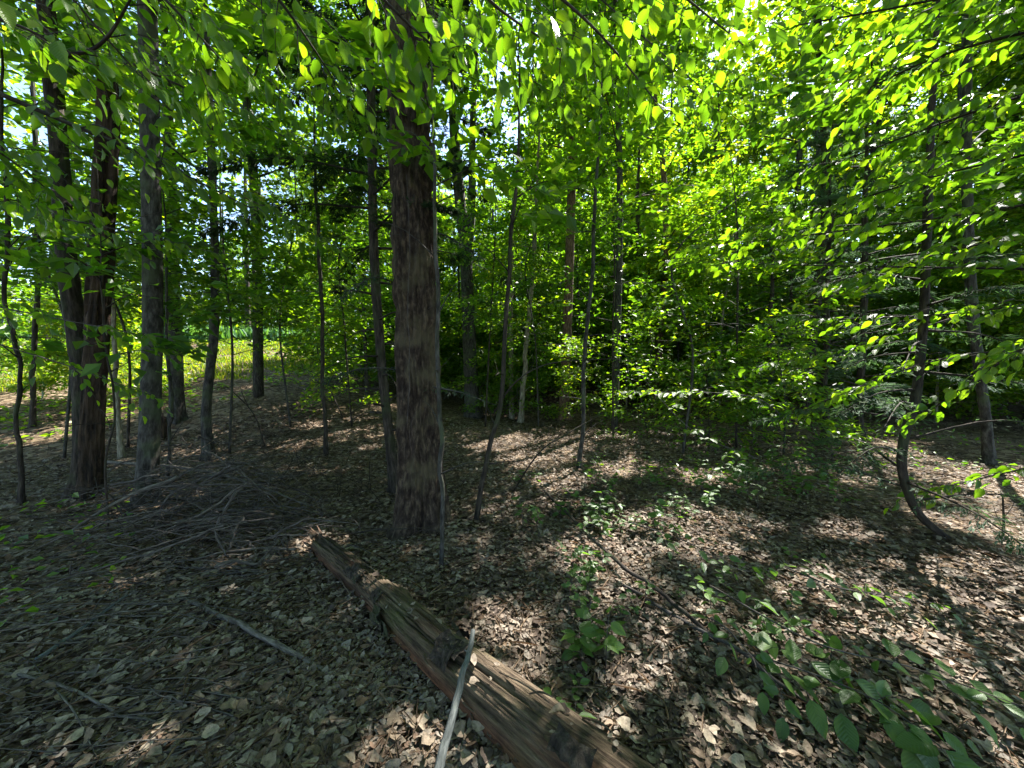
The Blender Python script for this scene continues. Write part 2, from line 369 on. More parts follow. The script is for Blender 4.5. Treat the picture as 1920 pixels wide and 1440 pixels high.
# litter leaves: curled dead leaves, the nearest as parts, the rest as one part
def dead_leaf_template(k):
    r = np.random.default_rng(50+k)
    vs = np.linspace(0, 1, 4); us = np.array([-1, 0, 1.]); W0 = [.30, .24, .36, .20, .33, .27, .42, .22, .30, .38][k]; jag = [.15, .1, .5, .2, .3, .1, .6, .25, .45, .2][k]
    roll = r.uniform(-.3, 2.4); cr = r.uniform(.1, 1.3); bend = r.normal(0, .12)
    V = []
    for v in vs:
        w = W0*math.sin(math.pi*min(.97, max(0.03, v))**.9)**.75
        for u in us:
            ww = w*(1+jag*r.normal())
            V.append([u*ww+bend*(v-.5)**2*4, v-.5, roll*.14*(v-.5)**2 + abs(u)*w*cr*.42*r.uniform(.4, 1.2) + .035*r.normal()])
    V = np.array(V); F_ = []
    for i in range(3):
        for j in range(2):
            a = i*3+j; F_ += [[a, a+1, a+4], [a, a+4, a+3]]
    return V, np.array(F_)
NDL = 10
DL = [dead_leaf_template(k) for k in range(NDL)]
PAL = np.array([[.070, .052, .040], [.095, .072, .055], [.14, .110, .084], [.185, .152, .118], [.225, .188, .148], [.17, .148, .124], [.13, .086, .058], [.28, .24, .195]])
def litter():
    # sample positions on the ground with density falling with distance
    N_ = 135000
    u = rng.random(N_); r = 0.9*np.exp(u*math.log(17/0.9)); keep = None
    r = np.where(rng.random(N_) < .55, r, .9+rng.random(N_)**.75*9)
    th = rng.uniform(-1.02, 1.02, N_)
    x, y = r*np.sin(th), r*np.cos(th)
    z = ground(x, y) + rng.uniform(.004, .034, N_)
    # leaves bank up against the fallen log and a few lie on it
    near = np.where((np.abs(x) < 1.6) & (y < 4.4))[0]
    for c0 in range(0, len(near), 4000):
        q = near[c0:c0+4000]; D = np.hypot(x[q][:, None]-LC[None, ::3, 0], y[q][:, None]-LC[None, ::3, 1]); k = D.argmin(1); dm = D.min(1); rr = LR[::3][k]
        z[q] += np.where(dm > rr*.95, .045*np.clip(1-(dm-rr)/.12, 0, 1)*rng.uniform(.3, 1.1, len(q)), 0)
        on = (dm < rr*.75) & (rng.random(len(q)) < .022)
        z[q] = np.where(on, LC[::3, 2][k]+np.sqrt(np.clip(rr**2-dm**2, 0, 1))+.014, z[q])
    P = np.stack([x, y, z], 1)
    az = rng.uniform(0, 2*math.pi, N_)
    d = np.stack([np.cos(az), np.sin(az), rng.normal(0, .22, N_)], 1)
    nr = np.stack([rng.normal(0, .24, N_), rng.normal(0, .24, N_), np.ones(N_)], 1)
    sz = np.clip(.031*np.exp(rng.normal(0, .42, N_)), .011, .068)*np.clip(.9+r*.05, .9, 1.5)
    patch = fbm(x*1.3, y*1.3, 0, 77)
    ci = np.clip((rng.random(N_)*6.2 + (patch-.5)*6).astype(int), 0, 7)
    col = PAL[ci]*rng.uniform(.75, 1.15, (N_, 1))
    px, py, f = proj(P)
    app = np.where((px > 0) & (px < 1920) & (py < 1440) & (py > 0), sz/np.maximum(f, .1), 0)*np.where(np.abs(px-960) < 940, 1, .5)
    order = np.argsort(-app)
    first = np.zeros(N_, bool); first[order[:300]] = True
    nt_ = 5000; q = .9*np.exp(rng.random(nt_)*math.log(7/.9)); ta = rng.uniform(-1.02, 1.02, nt_); tx, ty = q*np.sin(ta), q*np.cos(ta); ang = rng.uniform(0, 6.28, nt_)
    mb = MB(); put_leaves(mb, np.stack([tx, ty, ground(tx, ty)+rng.uniform(.02, .05, nt_)], 1), np.stack([np.cos(ang), np.sin(ang), rng.normal(0, .12, nt_)], 1), np.stack([rng.normal(0, .5, nt_), rng.normal(0, .5, nt_), np.ones(nt_)], 1),
        rng.uniform(.06, .22, nt_), np.array([[.10, .07, .045]])*rng.uniform(.5, 2, (nt_, 1)), (NEED[0]*[.22, 1, 1.5], NEED[1])); kind = rng.integers(0, NDL, N_)
    far = r > 5.0
    put_leaves(mb, P[far & ~first], d[far & ~first], nr[far & ~first], sz[far & ~first], col[far & ~first], (LOD0[0]-[0, .5, 0], LOD0[1]))
    for k in range(NDL):
        s = (~first) & (kind == k) & ~far
        put_leaves(mb, P[s], d[s], nr[s], sz[s], col[s], DL[k])
    lit = mb.build('leaf_litter', M['litter'], FLOOR, kind='stuff')
    ms = []
    for k in range(NDL):
        b2 = MB(); b2.add(DL[k][0], DL[k][1]); ms.append(b2.mesh('dead_leaf', M['litter_part']))
    for i in np.where(first)[0]: leaf_object('dead_leaf', ms[kind[i]], P[i]+[0, 0, .012], d[i], nr[i], sz[i], FLOOR)
def leaf_object(name, me, pos, d, n, s, parent, base=(0, 0, 0)):
    o = bpy.data.objects.new(name, me); COL.objects.link(o); o.parent = parent
    d = d/np.linalg.norm(d); n = n-d*np.dot(n, d); n = n/max(np.linalg.norm(n), 1e-6); sd = np.cross(d, n); p = np.asarray(pos)-np.asarray(base)
    o.matrix_local = Matrix(((sd[0]*s, d[0]*s, n[0]*s, p[0]), (sd[1]*s, d[1]*s, n[1]*s, p[1]), (sd[2]*s, d[2]*s, n[2]*s, p[2]), (0, 0, 0, 1)))
    return o

# ------------------------------------------------------------------ green leaf templates for near branches
def green_leaf(k, rows=6):
    r = np.random.default_rng(90+k)
    V, F_ = [], []
    curl, fold, tw = r.uniform(.05, .5), r.uniform(.06, .30), r.uniform(-.25, .25)
    for i in range(rows+1):
        v = i/rows
        w = .285*math.sin(math.pi*v**.82)**.78*(1-.25*v**4) if 0 < i < rows else .004
        for u in (-1, -.5, 0, .5, 1):
            z = -curl*v*v*.6 + fold*abs(u)*w*1.6 + tw*u*w*v + .018*math.sin(v*19+u*2+k)*abs(u)
            V.append([u*w, v, z])
    for i in range(rows):
        for j in range(4):
            a = i*5+j; F_.append([a, a+1, a+6, a+5])
    mb = MB(); V = np.array(V); mb.add(V, np.array(F_), None, V); return mb
GL = [green_leaf(k).mesh('leaf', M['leaf_near']) for k in range(7)]
GLOW = [green_leaf(k+20).mesh('leaf', M['leaf_low']) for k in range(5)]

def spray(path, nside, tw_len, spacing, leaf, droop, tilt, seed, up=None, taper=.75):
    """alternate-leaved spray along a stem: returns twig polylines and leaf frames"""
    r = np.random.default_rng(seed)
    C = catmull(path, 40); T = nrmz(np.gradient(C, axis=0))
    up = np.array([0, 0, 1.]) if up is None else up
    twigs, LP, LD, LN, LS = [], [], [], [], []
    def leaves_on(Q, side0, n):
        tq = nrmz(np.gradient(Q, axis=0))
        ll = np.linspace(.16, 1, n)
        for i, l in enumerate(ll):
            k = min(len(Q)-1, int(l*(len(Q)-1)))
            p, t_ = Q[k], tq[k]
            s = np.cross(t_, up); s = s/max(np.linalg.norm(s), 1e-6)
            sg = 1 if (i+side0) % 2 else -1
            a = r.uniform(.5, 1.0) if i < n-1 else r.uniform(0, .3)
            d = t_*math.cos(a) + sg*s*math.sin(a) - np.array([0, 0, droop*r.uniform(.5, 1.5)]) + r.normal(0, .12, 3)
            nn = up + r.normal(0, tilt, 3)
            LP.append(p + d*.012); LD.append(d); LN.append(nn); LS.append(leaf*r.uniform(.55, 1.22))
    ks = np.linspace(4, 38, nside).astype(int)
    for i, k in enumerate(ks):
        p, t_ = C[k], T[k]
        s = np.cross(t_, up); s = s/max(np.linalg.norm(s), 1e-6); sg = 1 if i % 2 else -1
        a = r.uniform(.6, 1.05); Ln = tw_len*(1-taper*(k/39)**1.5*.6)*r.uniform(.6, 1.15)
        d = t_*math.cos(a) + sg*s*math.sin(a) + np.array([0, 0, r.uniform(-.18, .12)]); d = d/np.linalg.norm(d)
        q = np.array([p, p + d*Ln*.5 + np.array([0, 0, .02]), p + d*Ln + t_*Ln*.12 - np.array([0, 0, droop*Ln*.35])]); Q = catmull(q, 14)
        twigs.append((q, Ln)); leaves_on(Q, i, max(3, int(Ln/spacing)))
    leaves_on(C[26:], 0, max(3, int(np.linalg.norm(C[39]-C[26])/spacing)))
    return C, twigs, np.array(LP), np.array(LD), np.array(LN), np.array(LS)

def leafy_branch(name, label, cat, path, r0=.008, nside=10, tw_len=.45, spacing=.05, leaf=.085, droop=.25, tilt=.35, seed=0, group=None,
                 bark='twig_bark', meshes=None, lodmat='leaf_far', stem='stem', up=None, cap=300, palette=None):
    meshes = meshes or GL
    root = thing(name, path[0], label, cat, group)
    C, twigs, LP, LD, LN, LS = spray(path, nside, tw_len, spacing, leaf, droop, tilt, seed, up)
    ok = carve(LP, .3, .5, NGZ); LP, LD, LN, LS = LP[ok], LD[ok], LN[ok], LS[ok]
    mb = MB(); tube(mb, path, [r0, r0*.7, r0*.35], 7, 30); mb.build(stem, M[bark], root)
    for q, Ln in twigs:
        mb = MB(); tube(mb, q, [r0*.32, r0*.2, .0012], 5, 8); mb.build('twig', M[bark], root)
    px, py, f = proj(LP); ap = LS/np.maximum(f, .2)*((px > -40) & (px < 1960) & (py > -40) & (py < 1480))
    od = np.argsort(-ap); r = np.random.default_rng(seed+5)
    base = root.location
    for i in od[:cap]: leaf_object('leaf', meshes[r.integers(0, len(meshes))], LP[i], LD[i], LN[i], LS[i], root, base)
    if len(od) > cap:
        k = od[cap:]; mb = MB()
        put_leaves(mb, LP[k], LD[k], LN[k], LS[k], GREEN(len(k), palette), LOD1); mb.build('foliage', M[lodmat], root, kind='stuff')
    return root
def GREEN(n, pal=None):
    pal = np.array(pal if pal is not None else [[.040, .085, .014], [.058, .115, .016], [.085, .135, .016]])
    c = pal[rng.integers(0, len(pal), n)]
    return c*rng.uniform(.8, 1.2, (n, 1))
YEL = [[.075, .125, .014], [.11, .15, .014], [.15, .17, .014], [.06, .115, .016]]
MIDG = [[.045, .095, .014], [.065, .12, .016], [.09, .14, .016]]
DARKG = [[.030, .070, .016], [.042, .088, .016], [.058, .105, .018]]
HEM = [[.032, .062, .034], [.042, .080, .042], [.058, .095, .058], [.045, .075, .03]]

# ------------------------------------------------------------------ trees
def bark_disp(amp, ku=9, kz=3.0, seed=0):
    def f(TH, S, RR):
        a = TH/(2*math.pi)
        w = 1.5*(vn(np.cos(TH)*2, np.sin(TH)*2, S*1.4, seed)-.5)
        # seamless ridges from noise on the stretched cylinder
        q = vn(np.cos(TH)*ku+w*.6, np.sin(TH)*ku, S*kz*1.5, seed+1)
        q2 = vn(np.cos(TH)*ku*2.3, np.sin(TH)*ku*2.3+w, S*kz*2.4, seed+2)
        lob = .42*RR*np.exp(-S/(.8*RR+.08))*np.cos(5*TH+2.2*np.sin(TH+seed)+seed)*(amp > .004)
        return lob + amp*((np.abs(q-.5)*2)**.7*1.1 + .5*q2 - .7) + amp*1.6*(vn(np.cos(TH)*1.2, np.sin(TH)*1.2, S*.8, seed+3)-.5)
    return f

def limb_set(r, C, rad, z0, z1, n, L0, L1, el=(.1, .6)):
    """limbs leaving a trunk centreline between two heights: list of polylines"""
    out = []
    zz = C[:, 2]
    for i in range(n):
        h = z0+(z1-z0)*((i+r.uniform(.1, .9))/n)
        k = int(np.argmin(np.abs(zz-h))); p = C[k]
        az = i*2.4+r.uniform(-.6, .6); u = (h-z0)/max(z1-z0, .1)
        L = (L0*(1-u)+L1*u)*r.uniform(.7, 1.2); e = r.uniform(*el)
        d = np.array([math.cos(az)*math.cos(e), math.sin(az)*math.cos(e), math.sin(e)])
        q = np.array([p, p+d*L*.5+[0, 0, .05*L], p+d*L*np.array([1, 1, .8])])
        out.append((q, rad[k]))
    return out
def limb_leaves(r, q, n, w, size, flat=.10, droop=.2, jit=.4):
    S, E = q[0], q[2]; ax = E-S; L = np.linalg.norm(ax); a = ax/L
    side = np.cross(a, [0, 0, 1.]); side = side/max(np.linalg.norm(side), 1e-6)
    ntw = max(4, n//14); tt = r.uniform(.25, 1.08, ntw); lat = r.uniform(-1, 1, ntw)*w*np.sqrt(np.clip(1.15-tt, .05, 1))
    C = catmull(q, 24); ci = C[np.clip((tt*23).astype(int), 0, 23)] + np.clip(tt-1, 0, 1)[:, None]*ax
    ct = ci + lat[:, None]*side + a*np.abs(lat)[:, None]*.5 + np.stack([np.zeros(ntw), np.zeros(ntw), r.normal(0, flat*L, ntw)-droop*np.abs(lat)], 1)
    k = r.integers(0, ntw, n); s = np.sign(lat[k])
    P = ct[k] + r.normal(0, 1, (n, 3))*np.array([.17, .17, .07])*(.6+L*.12)
    d = a*.8 + s[:, None]*side*.7 + r.normal(0, .45, (n, 3)) - np.array([0, 0, droop])
    nn = np.array([0, 0, 1.]) + r.normal(0, jit, (n, 3))
    return P, d, nn, size*r.uniform(.7, 1.25, n)

def trunk_path(path, Y=None, top=None, lean=0.0):
    """pixel path (base first) to world points; base stands on the ground"""
    b = onground(*path[0]); Y = b[1] if Y is None else Y
    pts = [b-[0, 0, .06]] + [at(px, py, Y+lean*i) for i, (px, py) in enumerate(path[1:], 1)]
    pts = np.array(pts)
    if top:
        e = pts[-1]; d = pts[-1]-pts[-2]; d = d/np.linalg.norm(d); d = d*.5+np.array([0, 0, .5])
        h = top-e[2]
        if h > .3: pts = np.vstack([pts, e+d/d[2]*h*.5, e+d/d[2]*h*1.0*np.array([.8, .8, 1])])
    return pts, Y

def tree(name, label, path, w, top, bark, cat='tree', group=None, limbs=8, z0=4, L0=2.2, L1=1.0, n_leaf=250, lw=.8, lsize=.14, pal=MIDG, amp=.006,
         seed=0, seg=16, flare=.5, limb_parts=True, carved=True, jit=.45, el=(.05, .55), z1=None, lod=LOD0, low=None, Y=None, res=.12, ku=5):
    r = np.random.default_rng(1000+seed)
    pts, Y = trunk_path(path, Y=Y, top=top)
    root = thing(name, pts[0]+[0, 0, .06], label, cat, group)
    tot = np.linalg.norm(np.diff(pts, axis=0), axis=1).sum()
    C = catmull(pts, int(tot/res)+8)
    L = np.concatenate([[0], np.cumsum(np.linalg.norm(np.diff(C, axis=0), axis=1))])
    C = C + (np.stack([fbm(np.linspace(0, tot*1.6, len(C)), seed, k_, 3)-.5 for k_ in (1, 2)]+[np.zeros(len(C))], 1)*.085*np.clip(L/.5, 0, 1)[:, None] if seg <= 12 else 0)
    sc = .88*Y/F/2*math.cos(math.atan(abs(path[0][0]-960)/F))
    rad = np.interp(L, np.linspace(0, L[-1]*.98, len(w)) if not isinstance(w[0], tuple) else [q[0] for q in w], [x*sc if not isinstance(x, tuple) else x[1]*sc for x in w])
    rad = rad*np.interp(L, [0, L[-1]*.55, L[-1]], [1, .95, .25]) if top else rad
    rad = rad*(1+flare*np.exp(-L/(.22+rad[0]*.6)))
    mb = MB()
    tube(mb, C, rad, seg, raw=True, disp=bark_disp(amp, ku, 2.6, seed) if amp else None)
    if seg <= 12:
        for q_, rr_ in limb_set(r, C, rad, pts[0][2]+.5, min(C[-1][2]-.5, pts[0][2]+4.5), 9, .55, .7, (-.1, .9)):
            k2 = q_[0]+(q_[2]-q_[0])*.6; q3 = k2+r.normal(0, .12, 3); tube(mb, q_, [rr_*.28+.002, .003, .001], 5, 7); tube(mb, [k2, (k2+q3)/2, q3], [.002, .0015, .0008], 4, 4)
    mb.build('trunk', M[bark], root)
    z1 = z1 if z1 is not None else C[-1][2]-.2
    LB = limb_set(r, C, rad, z0, z1, limbs, L0, L1, el)
    if low: LB += limb_set(r, C, rad, *low)
    crown = MB(); PP, DD, NN, SS = [], [], [], []
    limbs_mb = MB()
    for q, rr in LB:
        dst = MB() if limb_parts else limbs_mb
        r1 = min(.03, max(.006, rr*.28)); tube(dst, q, [r1, r1*.7, r1*.3], 6, 10)
        if limb_parts: dst.build('branch', M[bark], root)
        P, d, nn, s = limb_leaves(r, q, n_leaf, lw, lsize, jit=jit); PP.append(P); DD.append(d); NN.append(nn); SS.append(s)
    if not limb_parts and limbs_mb.n: limbs_mb.build('limb', M[bark], root)
    if PP:
        P, d, nn, s = map(np.concatenate, (PP, DD, NN, SS))
        ok = carve(P) if carved else np.ones(len(P), bool)
        c = GREEN(len(P), pal)
        put_leaves(crown, P[ok], d[ok], nn[ok], s[ok], c[ok], lod); crown.build('crown', M['leaf_far'], root, smooth=False)
    return root, C, rad

# --- the hero trunk
HP = [(788, 985), (789, 900), (783, 640), (775, 400), (766, 150), (760, -60)]
hroot, HC, HR = tree('hemlock_tree', 'thickest trunk in the middle of the woods with deeply furrowed reddish brown bark', HP, [84, 80, 76, 71, 64, 57], 13, 'hero_bark',
    limbs=24, z0=6.0, L0=3.2, L1=1.2, n_leaf=520, lsize=.13, pal=HEM, amp=.046, seg=120, flare=.36, seed=1, lod=NEED, res=.03, ku=6)

def hemlock_boughs(root, limbs, seed, dens=260, mat='needle', pal=HEM, wid=.42, name='needles', droop=.25, card=.056):
    dens = int(dens*1.7)
    r = np.random.default_rng(seed); mb = MB()
    for q in limbs:
        C = catmull(q, 40); T = nrmz(np.gradient(C, axis=0)); L = np.linalg.norm(q[2]-q[0])
        n = int(dens*L); t = r.uniform(.12, 1, n); k = (t*39).astype(int)
        side = np.cross(T[k], [0, 0, 1.]); side = nrmz(side); sg = np.sign(r.normal(size=n))
        tw = np.round(t*L/.07)*.07/L                                    # leaves gathered on side twigs
        k = np.clip((tw*39).astype(int), 0, 39)
        lat = r.random(n)*wid*np.clip(1.1-tw, .1, 1)*(.6+.4*np.sin(tw*60+seed))
        P = C[k] + sg[:, None]*side*lat[:, None] + T[k]*(lat*.6)[:, None] - np.array([0, 0, 1.])*(droop*lat**1.3)[:, None] + r.normal(0, .012, (n, 3))
        d = T[k]*.6+sg[:, None]*side+r.normal(0, .35, (n, 3))-[0, 0, droop]
        nn = np.array([0, 0, 1.])+r.normal(0, .3, (n, 3))
        ok = carve(P, .05, .5); put_leaves(mb, P[ok], d[ok], nn[ok], (card*r.uniform(.6, 1.3, n))[ok], GREEN(n, pal)[ok], NEED)
    return mb.build(name, M[mat], root, smooth=False)
def hem_limbs(root, C, rad, z0, z1, n, L0, L1, seed, el=(-.15, .2), bark='dark_bark', az=None):
    r = np.random.default_rng(seed); ls = limb_set(r, C, rad, z0, z1, n, L0, L1, el); out = []
    for q, rr in ls:
        q[2][2] -= .12*np.linalg.norm(q[2]-q[0])
        mb = MB(); tube(mb, q, [min(.02, rr*.3+.003), .006, .002], 5, 9); mb.build('branch', M[bark], root); out.append(q)
    return out
# dead twiggy boughs low on the big trunk with a little foliage
hl = [np.array([at(790, 700, 3.7), at(690, 690, 3.5), at(600, 715, 3.4)]), np.array([at(775, 720, 3.6), at(860, 735, 3.4), at(930, 760, 3.3)]),
      np.array([at(760, 540, 3.8), at(700, 520, 3.5), at(640, 560, 3.3)]), np.array([at(770, 430, 3.8), at(830, 440, 3.5), at(900, 480, 3.3)])]
for q in hl:
    mb = MB(); tube(mb, q, [.011, .007, .002], 6, 12); mb.build('branch', M['grey_bark'], hroot)
hemlock_boughs(hroot, hl, 41, 150, pal=[[.05, .065, .05], [.03, .05, .03]], wid=.22, card=.06)

# --- left group
t = tree('forked_tree', 'two stemmed tree at left with broken off rotting snag joined to a leaning live stem',
    [(150, 930), (158, 850), (152, 690), (124, 480), (114, 330), (92, 60), (80, -60)], [50, 46, 42, 36, 36, 34], 12, 'dark_bark', limbs=9, z0=5.2, L0=2.4, L1=1.2, n_leaf=380, seed=2, seg=28, amp=.010, flare=.45, res=.06)
froot, FC, FR = t
def snag():
    Y = FC[0][1]-.05
    pts = np.array([at(166, 925, Y)*[1, 1, 0]+[0, 0, ground(FC[0][0], FC[0][1])-.1]]+[at(px, py, Y) for px, py in [(170, 850), (176, 700), (183, 560), (192, 400), (202, 230), (208, 98)]])
    C = catmull(pts, 170); L = np.linspace(0, 1, 170); r0 = np.interp(L, [0, .15, .5, .8, 1], [34, 30, 30, 31, 27])*Y/F*.54
    base = bark_disp(.022, 4, 1.6, 61); top = np.linalg.norm(np.diff(C, axis=0), axis=1).sum()
    def dis(TH, S, RR):
        d = base(TH, S, RR)
        d = d - .05*(vn(np.cos(TH)*2.2, np.sin(TH)*2.2, S*2.1, 66) > .66)         # flakes of bark gone
        cut = top - .38*vn(np.cos(TH)*2.6+9, np.sin(TH)*2.6, 0, 67)-.12*vn(np.cos(TH)*8, np.sin(TH)*8, 0, 69)
        return np.where(S > cut, -RR*.86, d)
    mb = MB(); tube(mb, C, r0, 60, raw=True, disp=dis)
    o = mb.build('snag_stem', M['snag_bark'], froot); o['label'] = 'broken dead stem with flaking bark and jagged top'
snag()

def simple(name, label, path, w, bark, seed, top=9, **k):
    kw = dict(limbs=8, z0=4.2, L0=1.8, L1=.8, n_leaf=300, seg=16, amp=.006, flare=.4); kw.update(k)
    return tree(name, label, path, w, top, bark, seed=seed, **kw)
simple('maple_tree', 'straight smooth grey trunk with flared mossy foot right of the forked tree', [(274, 945), (278, 860), (286, 620), (284, 400), (280, 190), (278, 60)], [50, 48, 45, 40, 34, 30], 'grey_bark', 3, top=12, seg=30, res=.06, amp=.007, z0=5)
simple('maple_tree', 'mossy trunk standing just behind the straight grey trunk at left', [(332, 790), (330, 700), (324, 500), (318, 300)], [34, 30, 26, 22], 'grey_bark', 4, top=11, seg=20, pal=MIDG, z0=3.6, limbs=10)
simple('crooked_tree', 'crooked knobby small trunk alone on the slope left of centre', [(392, 862), (386, 780), (394, 690), (401, 620), (403, 490), (398, 330)], [26, 22, 20, 19, 17, 12], 'grey_bark', 5, top=9, seg=18, amp=.012, z0=3.0, limbs=10, L0=1.8)
simple('maple_sapling', 'slim dark sapling near left edge with a low fork', [(40, 945), (36, 820), (30, 700), (16, 560), (10, 350)], [15, 14, 13, 11, 8], 'dark_bark', 6, cat='sapling', top=6, seg=10, z0=2.4, L0=1.2, limbs=8, n_leaf=140, pal=DARKG)
simple('maple_sapling', 'slim sapling behind the forked sapling at left edge in front of the meadow', [(62, 800), (60, 720), (66, 600), (68, 440)], [15, 13, 12, 10], 'dark_bark', 7, cat='sapling', top=7, seg=10, z0=3.0, L0=1.3, limbs=9, n_leaf=150, pal=MIDG)
simple('beech_sapling', 'pale thin stem between the forked tree and straight grey trunk', [(228, 860), (222, 760), (214, 640), (206, 500)], [13, 11, 10, 8], 'pale_bark', 8, cat='sapling', top=6.5, seg=10, z0=2.8, L0=1.2, limbs=7, n_leaf=130)
simple('beech_sapling', 'thin stem in front of the pale stem leaning by the snag', [(200, 1000), (204, 880), (214, 780), (200, 640), (196, 560)], [6, 6, 6, 5, 4], 'dark_bark', 9, cat='sapling', top=3.4, seg=8, z0=1.5, L0=.7, limbs=5, n_leaf=60, pal=DARKG, amp=.002)
simple('beech_sapling', 'thin stem against the right edge of the straight grey trunk', [(312, 900), (318, 820), (320, 760), (316, 640)], [8, 8, 7, 6], 'grey_bark', 10, cat='sapling', top=4.6, seg=8, z0=2.2, L0=.8, limbs=6, n_leaf=80, amp=.002)
simple('hemlock_sapling', 'very slim dark upright pole left of the hemlock pole and thick trunk', [(612, 852), (606, 700), (600, 520), (594, 380)], [10, 9, 8, 6], 'dark_bark', 11, cat='sapling', top=7, seg=9, z0=3.4, L0=1.2, limbs=9, n_leaf=200, pal=DARKG, amp=.003)
r9, C9, R9 = simple('hemlock_tree', 'dark narrow hemlock pole close at left of the thick trunk with bare twiggy limbs', [(742, 925), (728, 800), (712, 640), (700, 440), (695, 150), (692, -40)], [22, 20, 19, 18, 15, 12], 'dark_bark', 12, top=9.5, seg=18, limbs=0, amp=.007, res=.06)
ls = hem_limbs(r9, C9, R9, 2.9, 8.5, 46, 1.9, 1.1, 5)
hemlock_boughs(r9, ls, 15, 760, pal=[[.016, .030, .018], [.022, .04, .022], [.03, .045, .025]], wid=.5)
hem_limbs(r9, C9, R9, .7, 2.6, 14, .9, 1.0, 6, el=(-.35, .15))
simple('beech_sapling', 'pencil thin sapling rising just right of the thick trunk', [(826, 1066), (830, 920), (828, 760), (822, 500), (816, 260)], [10, 10, 9, 8, 6], 'grey_bark', 13, cat='sapling', top=4.5, seg=10, z0=2.6, L0=.8, limbs=6, n_leaf=70, amp=.003, flare=.1)
tw, TC, TR = simple('birch_tree', 'grey twin topped trunk behind the thick trunk to its right', [(886, 782), (880, 640), (873, 480), (858, 330), (848, 180), (846, 60)], [32, 28, 25, 22, 18, 15], 'grey_bark', 14, top=14, seg=22, z0=6.5, L0=2.2, limbs=12, n_leaf=420, pal=MIDG)
mb = MB(); Yb = TC[0][1]; tube(mb, [at(876, 520, Yb), at(884, 400, Yb-.1), at(886, 250, Yb-.2), at(893, 60, Yb-.3)], [.12, .11, .09, .07], 14, 40); mb.build('stem', M['grey_bark'], tw)
simple('beech_sapling', 'black leaning sapling with forked side branch right of the thick trunk', [(890, 976), (914, 850), (942, 722), (956, 500), (968, 300), (972, 60)], [12, 11, 10, 9, 7, 5], 'dark_bark', 15, cat='sapling', top=5.2, seg=10, z0=3.0, L0=.9, limbs=6, n_leaf=60, amp=.002, flare=.15)
bl = bpy.data.objects[-1] if False else None
simple('beech_sapling', 'pale upright stem behind the black leaning sapling', [(960, 785), (958, 700), (958, 600), (962, 420)], [11, 10, 9, 8], 'pale_bark', 16, cat='sapling', top=8, seg=10, z0=3.6, L0=1.4, limbs=8, n_leaf=220, amp=.003)
simple('beech_sapling', 'pale leaning stem on the edge of the sunlit clearing', [(976, 792), (984, 690), (992, 600), (1001, 480)], [12, 10, 9, 8], 'pale_bark', 17, cat='sapling', top=9, seg=10, z0=4, L0=1.4, limbs=9, n_leaf=220, amp=.003)
simple('pine_tree', 'reddish straight trunk behind the sunlit clearing right of centre', [(1058, 785), (1062, 660), (1068, 480), (1073, 300), (1076, 120)], [24, 20, 18, 16, 13], 'red_bark', 18, top=14, seg=20, z0=6.5, L0=2.0, limbs=12, n_leaf=420)
simple('beech_sapling', 'slender greenish sapling at the near right side of the sunlit clearing', [(1084, 880), (1096, 700), (1108, 520), (1118, 350), (1126, 200)], [9, 9, 8, 7, 5], 'grey_bark', 19, cat='sapling', top=7, seg=10, z0=3.2, L0=1.2, limbs=9, n_leaf=140, amp=.003)
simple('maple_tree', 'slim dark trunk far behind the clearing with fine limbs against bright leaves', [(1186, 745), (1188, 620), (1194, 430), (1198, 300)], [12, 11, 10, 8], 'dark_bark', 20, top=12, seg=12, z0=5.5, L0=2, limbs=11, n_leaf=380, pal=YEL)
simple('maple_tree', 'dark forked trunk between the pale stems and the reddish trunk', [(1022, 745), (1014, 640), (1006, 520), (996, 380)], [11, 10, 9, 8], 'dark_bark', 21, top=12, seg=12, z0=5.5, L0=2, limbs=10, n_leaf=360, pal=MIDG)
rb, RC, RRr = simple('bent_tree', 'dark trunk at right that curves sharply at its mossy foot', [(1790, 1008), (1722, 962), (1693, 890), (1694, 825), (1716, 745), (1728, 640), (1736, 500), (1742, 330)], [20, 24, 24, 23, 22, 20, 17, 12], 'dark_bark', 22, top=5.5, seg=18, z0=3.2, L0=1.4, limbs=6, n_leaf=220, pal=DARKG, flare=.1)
ls = hem_limbs(rb, RC, RRr, .3, 2.6, 20, 1.2, 1.0, 9, el=(-.3, .2))
hemlock_boughs(rb, ls, 16, 330, wid=.36)
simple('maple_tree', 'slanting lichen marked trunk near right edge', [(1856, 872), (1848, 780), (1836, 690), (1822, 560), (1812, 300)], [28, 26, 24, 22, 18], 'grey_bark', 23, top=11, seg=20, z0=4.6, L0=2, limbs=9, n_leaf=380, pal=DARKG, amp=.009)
for i, (px, py, w_, lab, hh) in enumerate([(1545, 830, 16, 'bluish hemlock with drooping boughs nearest the ferny ground at right', 6.5),
                                         (1612, 818, 20, 'bluish hemlock with thick dark foot right of the other hemlocks', 8),
                                         (1440, 800, 13, 'bluish young hemlock behind the sunlit beech spray', 6)]):
    rh, hc, hr = simple('hemlock_tree', lab, [(px, py), (px+3, py-120), (px+6, py-300)], [w_, w_*.8, w_*.6], 'dark_bark', 30+i, top=hh, limbs=0, seg=12)
    ls = hem_limbs(rh, hc, hr, .9, hh-.3, 42, 1.9, .5, 60+i)
    hemlock_boughs(rh, ls, 70+i, 520, wid=.5, pal=[[.045, .085, .055], [.06, .105, .07], [.08, .12, .09]], card=.075)

